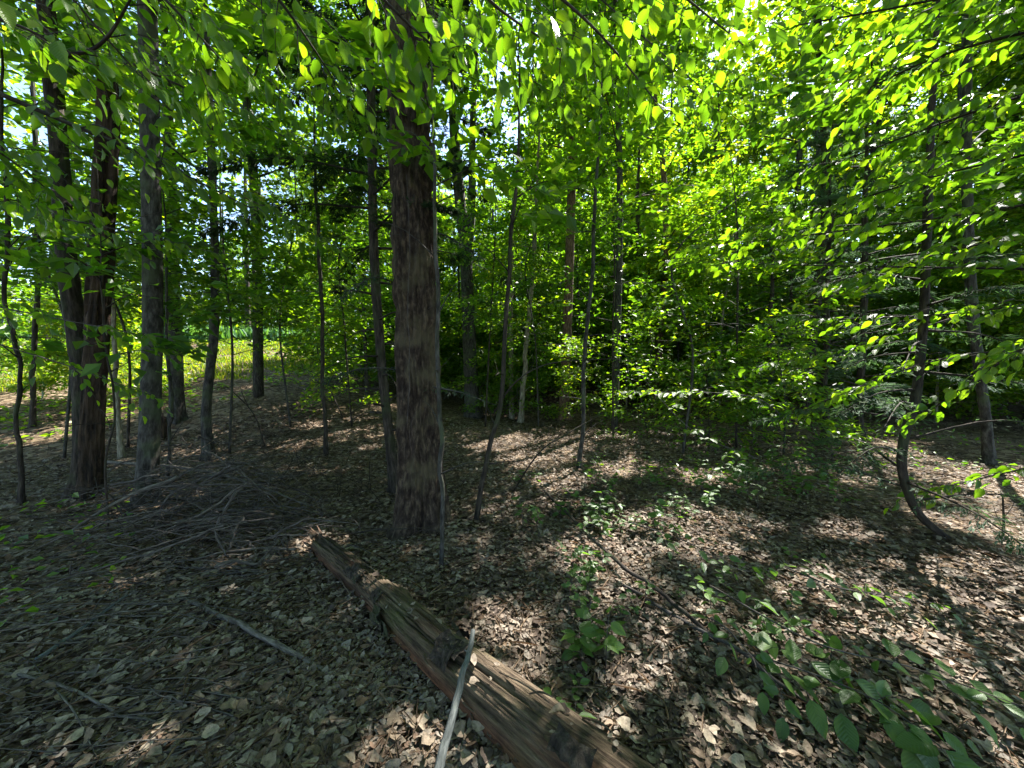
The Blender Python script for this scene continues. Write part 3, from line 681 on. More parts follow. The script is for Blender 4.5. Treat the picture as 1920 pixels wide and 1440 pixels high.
# --- overstorey and understorey behind
def fill_tree(name, label, x, y, h, rad, bark, seed, group, **k):
    px, py, f = proj(np.array([x, y, float(ground(x, y))]))
    r = np.random.default_rng(seed); z = float(ground(x, y))
    kw = dict(limbs=12, z0=h*.45, L0=2.4, L1=1.1, n_leaf=420, lw=1.0, lsize=.17, pal=MIDG, seg=10, amp=0.0, limb_parts=False)
    kw.update(k); pts = np.array([[x, y, z-.05], [x+r.normal(0, .15), y, z+h*.4], [x+r.normal(0, .3), y, z+h*.75], [x+r.normal(0, .4), y, z+h]])
    root = thing(name, (x, y, z), label, 'tree', group)
    C = catmull(pts, 30); rr = rad*np.interp(np.linspace(0, 1, 30), [0, .6, 1], [1, .75, .2])
    mb = MB(); tube(mb, C, rr, 10, raw=True)
    LB = limb_set(r, C, rr, z+kw['z0'], z+h-.2, kw['limbs'], kw['L0'], kw['L1'], k.get('el', (.02, .5)))
    A = []
    for q, r0 in LB:
        r1 = max(.008, r0*.3); tube(mb, q, [r1, r1*.6, r1*.25], 5, 7); A.append(limb_leaves(r, q, kw['n_leaf'], kw['lw'], kw['lsize']))
    mb.build('trunk', M[bark], root)
    P, d, nn, s = (np.concatenate(a) for a in zip(*A)); ok = np.ones(len(P), bool) if kw.get('nocarve') else carve(P)
    c = MB(); put_leaves(c, P[ok], d[ok], nn[ok], s[ok], GREEN(len(P), kw['pal'])[ok]); c.build('crown', M['leaf_far'], root, smooth=False)
    return root
OVER = [(2.5, 9, 13), (7.5, 9.5, 14), (5, 13, 15), (10.5, 13, 15), (1.0, 15.5, 15), (14, 10, 13), (8, 17.5, 15), (13.5, 18, 15), (18.5, 15, 14), (3.8, 19, 16), (-3.5, 12, 14), (-2, 18, 15),
        (-6.5, 9.5, 12), (11, 6, 12), (15, 6, 12), (19, 9.5, 13), (20, 20, 14)]
OVER = [o for o in OVER if o[1] < 13.5]
for i, (x, y, h) in enumerate(OVER):
    fill_tree('maple_tree', 'tall slim woodland tree whose trunk is partly veiled by leaves behind the clearing', x, y, h, rng.uniform(.07, .13), ['grey_bark', 'dark_bark', 'red_bark'][i % 3], 200+i,
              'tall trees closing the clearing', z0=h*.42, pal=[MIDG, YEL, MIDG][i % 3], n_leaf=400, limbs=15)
# understorey: eight kinds built once, then copied with their parts
r_ = np.random.default_rng(7)
USPOT = []
def clear_of_sun(x, y, h, zs=None, pad=.9):
    P = np.stack([np.full(40, x), np.full(40, y), np.linspace(.8, h, 40)], 1)
    for zx, zy, zz, r in (ZONES[:NMAIN] if zs is None else zs):
        v = P-np.array([zx, zy, zz]); t = v @ SDIR; d = np.sqrt(np.maximum((v*v).sum(1)-t*t, 0))
        if ((t > 1) & (d < r*.6+pad)).any(): return False
    return True
for i in range(1500):
    a = r_.uniform(-1.15, 1.15); d = 7.5+18*r_.random()**.9; x, y = d*math.sin(a), d*math.cos(a); h = r_.uniform(4, 8)
    if -24 < x < -4 and 9 < y < 27 and x/y < -.40: continue
    if -1.5 < x < 3.6 and y < 12.5: continue
    if x/y < -.35 and y < 8.5: continue
    if x > 0 and y < 8.5: continue
    if -.22 < a < .55 and d > 13 and r_.random() < .55: continue
    if any((x-u[0])**2+(y-u[1])**2 < (.9+.03*d)**2 for u in USPOT): continue
    if not clear_of_sun(x, y, h): continue
    USPOT.append((x, y, h))
    if len(USPOT) >= 95: break
for i in range(46): USPOT.append((-5-32*r_.random(), 26+6*r_.random(), r_.uniform(5, 8)))
UPROTO = []
for k in range(8):
    x, y, h = USPOT[k]
    hh = [8, 6.5, 5, 7.2, 3.2, 6, 4.2, 7.6][k]
    o = fill_tree('beech_sapling', 'slender understorey beech with layered leafy sprays in the far green thicket', x, y, hh, [.045, .04, .03, .045, .02, .035, .025, .05][k], ['grey_bark', 'dark_bark', 'pale_bark'][k % 3], 400+k,
              'understorey beeches in the far thicket', z0=.35, L0=1.9, L1=.6, n_leaf=360, limbs=26, lw=.8, lsize=.125, pal=[YEL, MIDG, MIDG+YEL, DARKG+MIDG][k % 4], el=(-.08, .35), nocarve=True)
    UPROTO.append(o)
def copy_tree(o):
    c = o.copy(); COL.objects.link(c)
    for ch in o.children:
        k = ch.copy(); COL.objects.link(k); k.parent = c
    return c
for i, (x, y, h) in enumerate(USPOT[8:]):
    c = copy_tree(UPROTO[(i*5+i//8) % 8]); c.location = (x, y, float(ground(x, y))); c.rotation_euler = (0, 0, i*2.1); sc_ = r_.uniform(.8, 1.2); c.scale = (sc_, sc_, sc_)
# tall trees farther back, five kinds copied
TALL = []
rt = np.random.default_rng(23)
for i in range(900):
    a = rt.uniform(-1.15, 1.15); d = rt.uniform(23, 35); x, y = d*math.sin(a), d*math.cos(a)
    if x/y < -.38 and y < 27: continue
    if not clear_of_sun(x, y, 21, ZONES[[*range(6), *range(NMAIN-15, NMAIN)]], 2.0): continue
    if any((x-u[0])**2+(y-u[1])**2 < 6.5 for u in TALL): continue
    TALL.append((x, y))
    if len(TALL) >= 55: break
for i in range(28): TALL.append((-26+1.7*i+rt.normal(0, .5), rt.uniform(38, 46)))
TP = []
for k in range(5):
    x, y = TALL[k]
    TP.append(fill_tree('maple_tree', 'tall woodland tree far back whose crown closes off the sky above the thicket', x, y, [21, 18, 23, 19, 20][k], [.16, .12, .18, .13, .15][k], ['dark_bark', 'grey_bark'][k % 2], 700+k,
        'tall trees far behind the thicket', z0=3.5, L0=3.4, L1=1.4, n_leaf=430, limbs=34, lw=1.3, lsize=.20, pal=[MIDG, YEL, MIDG+YEL, MIDG, YEL][k], el=(0, .5), nocarve=True))
for i, (x, y) in enumerate(TALL[5:]):
    c = copy_tree(TP[(i*3+i//5) % 5]); c.location = (x, y, float(ground(x, y))); c.rotation_euler = (0, 0, i*1.7)
    q = rt.uniform(.85, 1.12); c.scale = (q, q, q)
# leafy saplings standing among the trunks in the middle distance
for i, (px, py, h, lab) in enumerate([(430, 850, 4.6, 'leafy sapling between the crooked trunk and the slender pole'), (660, 800, 5.2, 'leafy sapling behind the dark hemlock pole'), (1010, 800, 5.5, 'leafy sapling at the back of the sunlit clearing by the pale stems'),
                                     (1150, 820, 5.0, 'leafy sapling at the back right corner of the sunlit clearing'), (1280, 850, 4.4, 'leafy sapling behind the bright beech spray'), (1380, 840, 5.4, 'tall leafy sapling left of the bluish hemlocks'),
                                     (120, 860, 4.8, 'leafy sapling close behind the forked tree'), (240, 840, 5.0, 'leafy sapling between the forked tree and the meadow'), (545, 800, 5.6, 'leafy sapling at the right end of the meadow'),
                                     (910, 800, 6.0, 'leafy sapling right of the twin topped trunk')]):
    p = onground(px, py)
    fill_tree('beech_sapling', lab, p[0], p[1], h, .022, ['grey_bark', 'dark_bark'][i % 2], 800+i, None, z0=[1.7, 1.6, 1.8, 1.4, 1.0, 1.0, 2.4, 2.6, 2.0, 2.0][i], L0=1.5, L1=.6, n_leaf=170, limbs=16, lw=.6, lsize=.105, pal=[DARKG+MIDG, MIDG, MIDG+YEL][i % 3], el=(-.05, .35))
for i, (px, py, h, lab) in enumerate([(985, 790, 2.2, 'low leafy bush at the foot of the pale stems'), (1110, 800, 2.4, 'low leafy bush right of the foot of the reddish trunk'), (1215, 812, 2.8, 'low leafy bush behind the slender greenish sapling'),
                                     (1330, 832, 2.2, 'low leafy bush under the bright beech spray'), (1470, 850, 2.4, 'low leafy bush left of the nearest bluish hemlock'), (645, 785, 2.4, 'low leafy bush behind the dark hemlock pole'),(905, 782, 2.0, 'low leafy bush at the foot of the twin topped trunk')]):
    p = onground(px, py)
    fill_tree('beech_bush', lab, p[0], p[1], h, .014, ['grey_bark', 'dark_bark'][i % 2], 860+i, None, z0=.2, L0=1.1, L1=.5, n_leaf=130, limbs=15, lw=.5, lsize=.10, pal=[MIDG, MIDG+YEL][i % 2], el=(-.02, .4))
# far wood that reads as one mass
def far_wood():
    mb = MB(); n = 110000; r = np.random.default_rng(5)
    a = r.uniform(-1.25, 1.25, n); d = r.uniform(27, 46, n); x, y = d*np.sin(a), d*np.cos(a)
    top = 17+11*fbm(x*.12, y*.12, 0, 31); z = ground(x, y)+top*r.random(n)**1.4
    cl = fbm(x*.45, y*.45, z*.6, 33); ok = cl > .47-.06*np.exp(-(z-ground(x, y))/1.5)
    P = np.stack([x, y, z], 1)[ok]; P = P[carve(P)]; k = len(P)
    put_leaves(mb, P, r.normal(0, 1, (k, 3)), np.array([0, 0, 1.])+r.normal(0, .6, (k, 3)), r.uniform(.28, .6, k), GREEN(k, YEL+MIDG), LOD0)
    for i in range(70):
        aa = r.uniform(-1.2, 1.2); dd = r.uniform(26, 44); x, y = dd*math.sin(aa), dd*math.cos(aa); z = float(ground(x, y))
        tube(mb, [[x, y, z-.1], [x+.1, y, z+6], [x+.3, y, z+14]], [.16, .12, .05], 6, 8, mi=1)
    o = mb.build('distant_woods', [M['leaf_far'], M['dark_bark']], kind='stuff', smooth=False)
    o['label'] = 'mass of far woodland behind the thicket'; o['category'] = 'woods'
far_wood()
def near_canopy():
    # wood added beside, above and behind the camera to block sky and sun
    mb = MB(); r = np.random.default_rng(6); n = 34000
    a = r.uniform(1.2, 2*math.pi-1.2, n); d = 1.5+15*np.sqrt(r.random(n)); x, y = d*np.sin(a), d*np.cos(a); z = r.uniform(4.5, 12, n)
    n2 = 70000; x = np.concatenate([x, r.uniform(-9, 15, n2)]); y = np.concatenate([y, r.uniform(-3, 9, n2)]); z = np.concatenate([z, r.uniform(8.5, 13, n2)])
    n3 = 26000; x = np.concatenate([x, r.uniform(-9, 9, n3)]); y = np.concatenate([y, r.uniform(9, 15, n3)]); z = np.concatenate([z, r.uniform(8.5, 13.5, n3)])
    P = np.stack([x, y, z], 1); P = P[(fbm(x*.8, y*.8, z*.9, 35) > .42)]; P = P[carve(P)]; k = len(P)
    put_leaves(mb, P, r.normal(0, 1, (k, 3)), np.array([0, 0, 1.])+r.normal(0, .5, (k, 3)), r.uniform(.13, .24, k), GREEN(k, MIDG), LOD0)
    for i in range(24):
        aa = r.uniform(1.3, 2*math.pi-1.3); dd = r.uniform(3, 14); x, y = dd*math.sin(aa), dd*math.cos(aa); z = float(ground(x, y))
        tube(mb, [[x, y, z-.1], [x+.1, y, z+4], [x+.3, y, z+11]], [.13, .10, .04], 8, 8, mi=1)
    o = mb.build('shade_woods', [M['leaf_far'], M['dark_bark']], kind='stuff', smooth=False)
    o['label'] = 'leafy canopy added overhead to shade the clearing and the log'; o['category'] = 'canopy'
near_canopy()

# ------------------------------------------------------------------ meadow
def grass(name, n, xr, yr, h, pal, seed, lab, cond=None):
    r = np.random.default_rng(seed); x = r.uniform(*xr, n); y = r.uniform(*yr, n)
    ok = fbm(x*.6, y*.6, 0, seed) > .40
    if cond is not None: ok &= cond(x, y)
    x, y = x[ok], y[ok]; n = len(x)
    P = np.stack([x, y, ground(x, y)-.02], 1); d = np.stack([r.normal(0, .35, n), r.normal(0, .35, n), np.ones(n)], 1)
    mb = MB(); nn = np.stack([r.normal(0, 1, n), r.normal(0, 1, n), np.zeros(n)], 1)
    put_leaves(mb, P, d, nn, h*r.uniform(.5, 1.3, n), GREEN(n, pal), (NEED[0]*np.array([1.1, 1, 1]), NEED[1]))
    o = mb.build(name, M['grass'], kind='stuff', smooth=False); o['label'] = lab; o['category'] = 'grass'
grass('meadow_grass', 64000, (-30, -4.5), (7, 21), .17, [[.10, .16, .02], [.16, .20, .02], [.20, .21, .03], [.07, .13, .02]], 3, 'sunlit yellow green meadow plants beyond the left trees',
      lambda x, y: (x/y < -.42) & (y > np.interp(x/y, [-1.4, -.95, -.75, -.55, -.42], [10.0, 10.8, 11.8, 13.2, 14.2])+1.2*(fbm(x*.7, y*.7, 0, 4)-.5)*4))
def meadow_plants():
    r = np.random.default_rng(19); n = 26000; x = r.uniform(-26, -4, n); y = r.uniform(5.5, 21, n)
    ok = (x/y < -.45) & (x/y > -1.6) & (fbm(x*.8, y*.8, 0, 44) > .52) & (y > np.interp(x/y, [-1.4, -.95, -.75, -.55, -.45], [6.4, 7.4, 9.0, 11.5, 13.5]))
    x, y = x[ok], y[ok]; k = len(x); P = np.stack([x, y, ground(x, y)+r.uniform(.02, .26, k)*fbm(x*1.3, y*1.3, 0, 45)], 1); a = r.uniform(0, 6.28, k)
    mb = MB(); put_leaves(mb, P, np.stack([np.cos(a), np.sin(a), r.normal(0, .3, k)], 1), np.array([0, 0, 1.])+r.normal(0, .4, (k, 3)), r.uniform(.07, .17, k), GREEN(k, [[.08, .13, .016], [.11, .15, .018], [.06, .115, .016]]), LOD0)
    o = mb.build('meadow_plants', M['leaf_far'], kind='stuff', smooth=False); o['label'] = 'low sunlit leafy plants scattered on the bright slope at left'; o['category'] = 'ground cover'
meadow_plants()
grass('tall_grass', 16000, (-34, -6), (20, 25), .75, [[.06, .15, .07], [.08, .17, .09], [.05, .12, .06]], 4, 'band of taller grass at the back of the meadow, bluish sky reflection put into its colour', lambda x, y: x/y < -.40)  # bluish shade and sky reflection painted into the blade colours

# ------------------------------------------------------------------ near leafy branches
OB = [
 ('limb from upper left edge sloping down across the dark snag', [(-60, 150, 1.9), (150, 240, 2.1), (290, 300, 2.3), (480, 395, 2.6)], dict(r0=.013, nside=12, tw_len=.42, bark='grey_bark')),
 ('leafy branch filling the upper left corner', [(-80, 20, 1.3), (40, 50, 1.35), (170, 120, 1.5)], dict(nside=9, tw_len=.30)),
 ('dark curving branch over the jagged top of the snag', [(80, 110, 1.9), (185, 85, 1.8), (262, -30, 1.7)], dict(r0=.010, nside=8, tw_len=.38, bark='dark_bark')),
 ('overhanging branch above the gap between the snag and straight grey trunk', [(240, -70, 1.4), (340, 30, 1.5), (430, 130, 1.7)], dict(nside=10, tw_len=.36)),
 ('overhanging branch above the slender pole left of the thick trunk', [(470, -70, 1.4), (560, 50, 1.6), (640, 170, 1.9)], dict(nside=10, tw_len=.40)),
 ('overhanging branch whose leaves cover the top of the thick trunk', [(650, -80, 1.25), (740, 20, 1.35), (850, 120, 1.6)], dict(nside=11, tw_len=.34)),
 ('overhanging branch at top above the black leaning sapling', [(840, -80, 1.3), (940, 20, 1.4), (1060, 100, 1.6)], dict(nside=11, tw_len=.34)),
 ('branch drooping down from the top right of centre with glowing tip leaves', [(1010, -40, 1.5), (1130, 70, 1.65), (1250, 215, 1.9)], dict(nside=12, tw_len=.38)),
 ('backlit branch hanging in at top between the centre and the upper right corner', [(1180, -80, 1.5), (1290, 0, 1.7), (1400, 90, 2.0)], dict(nside=10, tw_len=.38)),
 ('leafy branch hanging across the top of the straight grey trunk', [(60, -90, 1.7), (190, 60, 1.9), (330, 220, 2.3)], dict(nside=13, tw_len=.45)),
 ('leafy branch between the straight grey trunk and the slender pole, above the shaded spray', [(250, 120, 2.0), (400, 190, 2.3), (560, 270, 2.7)], dict(nside=13, tw_len=.45)),
 ('leafy spray at the left edge under the sloping limb', [(-100, 230, 2.0), (20, 300, 2.2), (130, 390, 2.6)], dict(nside=11, tw_len=.4)),
 ('finer leafy branch crossing high behind the top of the thick trunk', [(700, -60, 3.0), (900, 90, 3.2), (1080, 200, 3.6)], dict(nside=20, tw_len=.7, leaf=.075)),
 ('finer leafy branch high over the forked tree and the straight grey trunk', [(-60, -40, 2.8), (200, 60, 3.0), (420, 200, 3.4)], dict(nside=20, tw_len=.7, leaf=.075)),
 ('finer leafy branch high over the slender pole and the dark hemlock pole', [(380, -60, 2.8), (560, 80, 3.0), (700, 260, 3.4)], dict(nside=20, tw_len=.7, leaf=.075)),
 ('finer leafy branch high over the reddish trunk and the clearing', [(1060, -60, 2.9), (1230, 90, 3.1), (1400, 240, 3.5)], dict(nside=20, tw_len=.7, leaf=.075)),
 ('dark leafy spray at left edge low in front of the meadow', [(-90, 620, 3.1), (110, 680, 3.3), (280, 740, 3.6)], dict(nside=10, tw_len=.5, leaf=.075)),
 ('shaded leafy spray below the sloping limb at left', [(-90, 380, 3.0), (170, 420, 3.2), (430, 480, 3.6)], dict(nside=12, tw_len=.6, leaf=.09)),
 ('shaded thin spray hanging across the left trunks at meadow height', [(-80, 560, 3.0), (120, 600, 3.1), (330, 640, 3.3)], dict(nside=9, tw_len=.5, leaf=.08)),
 ('spray of leaves between the crooked trunk and the hemlock pole', [(330, 330, 3.2), (480, 380, 3.4), (640, 470, 3.7)], dict(nside=11, tw_len=.6, leaf=.09)),
]
for i, (lab, path, kw) in enumerate(OB):
    k = dict(r0=.007, droop=.75, tilt=.55, seed=300+i, spacing=.040, leaf=.074); k.update(kw)
    leafy_branch('beech_branch', lab, 'branch', np.array([at(*p) for p in path]), **k)
RB = [
 ('topmost backlit beech bough reaching in along the upper right edge', [(2010, -60, 2.0), (1700, 10, 2.2), (1420, 60, 2.5)]),
 ('backlit beech bough below the top edge at right', [(2010, 40, 2.1), (1750, 110, 2.4), (1500, 230, 2.9)]),
 ('backlit beech bough sloping down from the right edge, third from top', [(2010, 150, 2.3), (1740, 240, 2.6), (1430, 360, 3.2)]),
 ('backlit beech bough at right with dense yellow green leaves, fourth from top', [(2010, 270, 2.4), (1720, 340, 2.8), (1400, 440, 3.4)]),
 ('long beech bough whose tip reaches leftmost towards the centre', [(2010, 370, 2.6), (1680, 420, 3.0), (1270, 470, 3.8)]),
 ('nearly level dark stemmed beech bough halfway up the right side', [(2010, 505, 2.4), (1650, 500, 2.9), (1290, 492, 3.8)]),
 ('beech bough with glowing leaf tips in front of the bluish hemlocks', [(2010, 560, 2.6), (1760, 590, 3.0), (1510, 600, 3.6)]),
 ('low beech bough crossing the dark bent trunk', [(2010, 650, 2.7), (1740, 680, 3.1), (1480, 780, 3.9)]),
 ('short beech bough between the level dark stemmed bough and the long one', [(2010, 440, 2.5), (1780, 470, 2.8), (1540, 550, 3.4)]),
 ('beech bough drooping in front of the slanting lichen marked trunk', [(2010, 600, 2.3), (1860, 690, 2.5), (1700, 800, 3.0)]),
 ('thin beech bough left of the dark bent trunk with bright hanging tips', [(1900, 560, 3.8), (1640, 640, 4.0), (1420, 690, 4.4)]),
 ('lowest beech spray at the right edge above the mossy bent foot', [(2010, 860, 2.7), (1870, 890, 3.0), (1720, 925, 3.4)]),
]
for i, (lab, path) in enumerate(RB):
    leafy_branch('beech_branch', lab, 'branch', np.array([at(*p) for p in path]), r0=.009, nside=[16, 19, 20, 20, 20, 19, 17, 18, 15, 14, 16, 11][i], tw_len=[.5, .55, .6, .6, .6, .55, .55, .55, .5, .4, .55, .35][i], droop=.4, tilt=.75, seed=340+i, spacing=.033, leaf=.085, bark='dark_bark')
leafy_branch('beech_branch', 'sunlit bright green beech spray alone over the clearing right of centre', 'branch', np.array([at(1480, 790, 4.4), at(1400, 742, 4.2), at(1180, 735, 3.9)]), r0=.007, nside=11, tw_len=.5, droop=.25, tilt=.3, seed=370, leaf=.095)
leafy_branch('beech_branch', 'shaded leafy spray right of the slender greenish sapling above the clearing floor', 'branch', np.array([at(1420, 860, 4.6), at(1290, 800, 4.5), at(1150, 640, 4.3)]), r0=.007, nside=11, tw_len=.6, droop=.25, tilt=.3, seed=371, leaf=.09)

# ------------------------------------------------------------------ the fallen log, the stick, the brush
def log_thing():
    a = onground(592, 1035); b = onground(1090, 1500)
    # the axis lies half a radius above the ground
    P = np.array([a+[0, 0, .10], a*.66+b*.34+[0, .01, .095], a*.33+b*.67+[0, -.01, .10], b+[0, 0, .115], b+(b-a)*.30+[0, 0, .12]])
    root = thing('fallen_log', a, 'weathered fibrous fallen log lying from the lower middle towards the thick trunk', 'log')
    n = 260; C = catmull(P, n); L = np.linspace(0, 1, n)
    rad = np.interp(L, [0, .1, .3, .55, .8, 1], [.070, .080, .090, .108, .138, .15])
    def dis(TH, S, RR):
        q = vn(np.cos(TH)*9+.25*S, np.sin(TH)*9, S*.55, 401); q2 = vn(np.cos(TH)*22, np.sin(TH)*22, S*1.3, 402)
        big = vn(np.cos(TH)*1.6, np.sin(TH)*1.6, S*1.5, 403)-.5; hole = sst(.66, .8, vn(np.cos(TH)*2.4+4, np.sin(TH)*2.4, S*1.1, 409))
        end = np.where(S < .16*vn(np.cos(TH)*4, np.sin(TH)*4, 0, 404)+.02, -RR*.6, 0)
        crack = sst(.045, .0, np.abs(vn(np.cos(TH)*3.2+.5*S, np.sin(TH)*3.2, S*.9, 415)-.5))
        knot = sst(.80, .95, vn(np.cos(TH)*2.2, np.sin(TH)*2.2, S*3.1, 416))
        plate = np.floor(4*vn(np.cos(TH)*5, np.sin(TH)*5, S*2.6, 417))/4*sst(.9, .5, S)
        return .020*(q-.5)+.012*(q2-.5)+.016*big-.022*hole-.010*crack+.025*knot+.012*plate+end
    mb = MB(); seg = 140
    th = np.linspace(0, 2*math.pi, seg, endpoint=False)
    T, Nn, Bb = frames(C)
    down = np.cos(th)[None]*Nn[:, 2:3] + np.sin(th)[None]*Bb[:, 2:3]
    rot = sst(.55, -.35, down)*1.0
    bands = fbm(np.cos(th)[None]*1.5, np.sin(th)[None]*1.5, L[:, None]*5, 411)
    red = np.clip(rot*.9 + sst(.60, .72, bands)*.7, 0, 1)[..., None]
    col = np.array([.78, .74, .70])*(1-red) + np.array([.85, .42, .28])*red
    bark_zone = (sst(.02, .06, L)*sst(.34, .24, L))[:, None, None]*sst(.40, .52, fbm(np.cos(th)[None]*2, np.sin(th)[None]*2, L[:, None]*9, 412))[..., None]
    col = col*(1-bark_zone*.55)
    tube(mb, C, rad, seg, raw=True, disp=dis, col=np.vstack([col.reshape(-1, 3), np.ones((2, 3))]))
    mb.build('trunk', M['log'], root)
    # splintered end and loose fibres
    r = np.random.default_rng(3)
    ax = C[0]-C[6]; ax = ax/np.linalg.norm(ax)
    for i in range(9):
        an = r.uniform(0, 6.28); o_ = (Nn[0]*math.cos(an)+Bb[0]*math.sin(an))*.06
        s = C[2]+o_; e = s+ax*r.uniform(.06, .16)+o_*r.uniform(0, .5)+[0, 0, r.uniform(0, .05)]
        mb = MB(); tube(mb, [s, (s+e)/2, e], [.016, .010, .001], 5, 5); mb.build('splinter', M['red_bark'], root)
    # scraps of dark bark still clinging to the upper third
    for i in range(26):
        l = r.uniform(.03, .40) if i < 20 else r.uniform(.4, .9); k0 = int(l*(n-1)); k1 = min(n-1, k0+int(r.uniform(5, 16))); a0 = r.uniform(0, 6.28); da = r.uniform(.35, .8)
        if (Nn[k0]*math.cos(a0+da/2)+Bb[k0]*math.sin(a0+da/2))[2] < -.2: continue
        U = np.linspace(0, 1, 7); A_ = np.linspace(a0, a0+da, 5); V = []
        for u in U:
            kk = int(k0+(k1-k0)*u)
            for a_ in A_:
                e_ = .012+.012*r.random()+.02*(abs(u-.5)*2)**3
                V.append(C[kk]+(Nn[kk]*math.cos(a_+r.normal(0, .03))+Bb[kk]*math.sin(a_))*(rad[kk]+e_)+r.normal(0, .003, 3))
        idx = np.arange(35).reshape(7, 5); ff = np.stack([idx[:-1, :-1], idx[:-1, 1:], idx[1:, 1:], idx[1:, :-1]], -1).reshape(-1, 4)
        mb = MB(); mb.add(np.array(V), ff); mb.build('bark_scrap', M['dark_bark'], root, smooth=False)
    for i in range(16):
        l = r.uniform(.12, .9); k = int(l*(n-1)); an = r.uniform(0, 6.28); o_ = Nn[k]*math.cos(an)+Bb[k]*math.sin(an)
        if o_[2] < .1: o_ = -o_
        s = C[k]+o_*(rad[k]+.004); ln = r.uniform(.12, .4); k2 = min(n-1, k+int(ln*60)); e = C[k2]+o_*(rad[k2]+.016)+r.normal(0, .012, 3)
        mb = MB(); tube(mb, [s, (s+e)/2+o_*.014, e], [.003, .005, .002], 5, 6); mb.build('bark_strip', M['log'], root)
    return C, rad
LC, LR = log_thing()
litter()
def rod(name, label, cat, P, rad, bark, seg=8, n=None, group=None, kids=None, wob=0.0, seed=0):
    P = np.array(P, float); C = catmull(P, n or 6*len(P))
    if wob: C = C + wob*np.stack([fbm(np.linspace(0, 6, len(C)), seed, s, 5)-.5 for s in (1, 2, 3)], 1)
    root = thing(name, C[0], label, cat, group); mb = MB(); tube(mb, C, rad, seg, raw=True, disp=(bark_disp(rad[0]*.10, 3, 9, seed) if seg > 7 else None)); mb.build('stem', M[bark], root)
    for q, rr in (kids or []):
        mb = MB(); tube(mb, q, rr, 5, 8); mb.build('twig', M[bark], root)
    return root
gs = at(888, 1182, 1.62); ge = at(815, 1470, 1.06)
rod('grey_stick', 'smooth pale grey stick leaning across the fallen log', 'stick', [gs, gs*.6+ge*.4+[.006, 0, .01], gs*.3+ge*.7, ge], [.010, .0125, .014, .016], 'stick_bark', 14, 60, wob=.012, seed=31,
    kids=[([gs*.55+ge*.45, gs*.55+ge*.45+[.018, .004, .014]], [.006, .004]), ([gs*.8+ge*.2, gs*.8+ge*.2+[-.014, 0, .012]], [.004, .003])])
g = lambda px, py, h=.02: onground(px, py)+[0, 0, h]
rod('fallen_branch', 'long bare limb lying over the brush from the left trunks towards the log end', 'stick', [g(190, 880, .12), g(330, 912, .25), g(450, 940, .25), g(575, 972, .15)], [.022, .018, .014, .008], 'dry_bark', 9, 40, wob=.04,
    kids=[([g(330, 912, .25), g(420, 860, .4), g(470, 850, .35)], [.006, .004, .002]), ([g(430, 935, .25), g(520, 900, .35), g(590, 905, .3)], [.006, .004, .001])])
rod('fallen_branch', 'knobby stick with broken end on the leaves below the brush pile', 'stick', [g(330, 1120), g(410, 1160, .035), g(500, 1210, .04), g(612, 1262)], [.011, .016, .016, .011], 'dry_bark', 10, 40, wob=.03, seed=4)
rod('fallen_branch', 'thin curved stick at bottom left with a forked twig', 'stick', [g(-20, 1268), g(110, 1295, .03), g(230, 1350, .03), g(372, 1388)], [.007, .007, .006, .003], 'dry_bark', 8, 34, wob=.03, seed=5,
    kids=[([g(90, 1290, .03), g(140, 1350, .04), g(185, 1440, .03)], [.004, .004, .002])])
rod('fallen_branch', 'straight light twig slanting up through the leaves at lower left', 'stick', [g(0, 1400), g(190, 1300, .05), g(330, 1180, .09), g(420, 1105, .08)], [.003, .004, .004, .002], 'dry_bark', 6, 24, wob=.02, seed=6)
rod('fallen_branch', 'long thin twig lying level across the left edge', 'stick', [g(-20, 1202, .05), g(130, 1185, .06), g(230, 1170, .07), g(300, 1152, .05)], [.004, .005, .004, .002], 'dry_bark', 6, 24, wob=.03, seed=7)
rod('fallen_branch', 'short grey stub of wood lying among leaves at far left', 'stick', [g(70, 1245, .02), g(110, 1220, .03), g(240, 1130, .05)], [.012, .011, .006], 'stick_bark', 9, 20, wob=.02, seed=8)
rod('fallen_branch', 'upright forked dead twig on the slope right of the crooked trunk', 'stick', [g(498, 838, 0), at(478, 780, 6.6), at(448, 745, 6.5), at(420, 722, 6.4)], [.016, .012, .009, .004], 'dark_bark', 8, 20,
    kids=[([at(470, 770, 6.6), at(455, 740, 6.5), at(450, 722, 6.5)], [.007, .005, .002])])
rod('fallen_branch', 'arching black branch from the ground to the black leaning sapling', 'stick', [g(960, 925, 0), at(1010, 850, 4.2), at(1060, 815, 4.4), at(1130, 775, 4.8)], [.010, .009, .007, .004], 'dark_bark', 8, 24)
rod('fallen_branch', 'thin black limb arching right above the sunlit clearing', 'stick', [at(926, 775, 3.75), at(965, 718, 3.7), at(1030, 682, 3.7), at(1150, 672, 3.7)], [.010, .008, .006, .003], 'dark_bark', 8, 24)
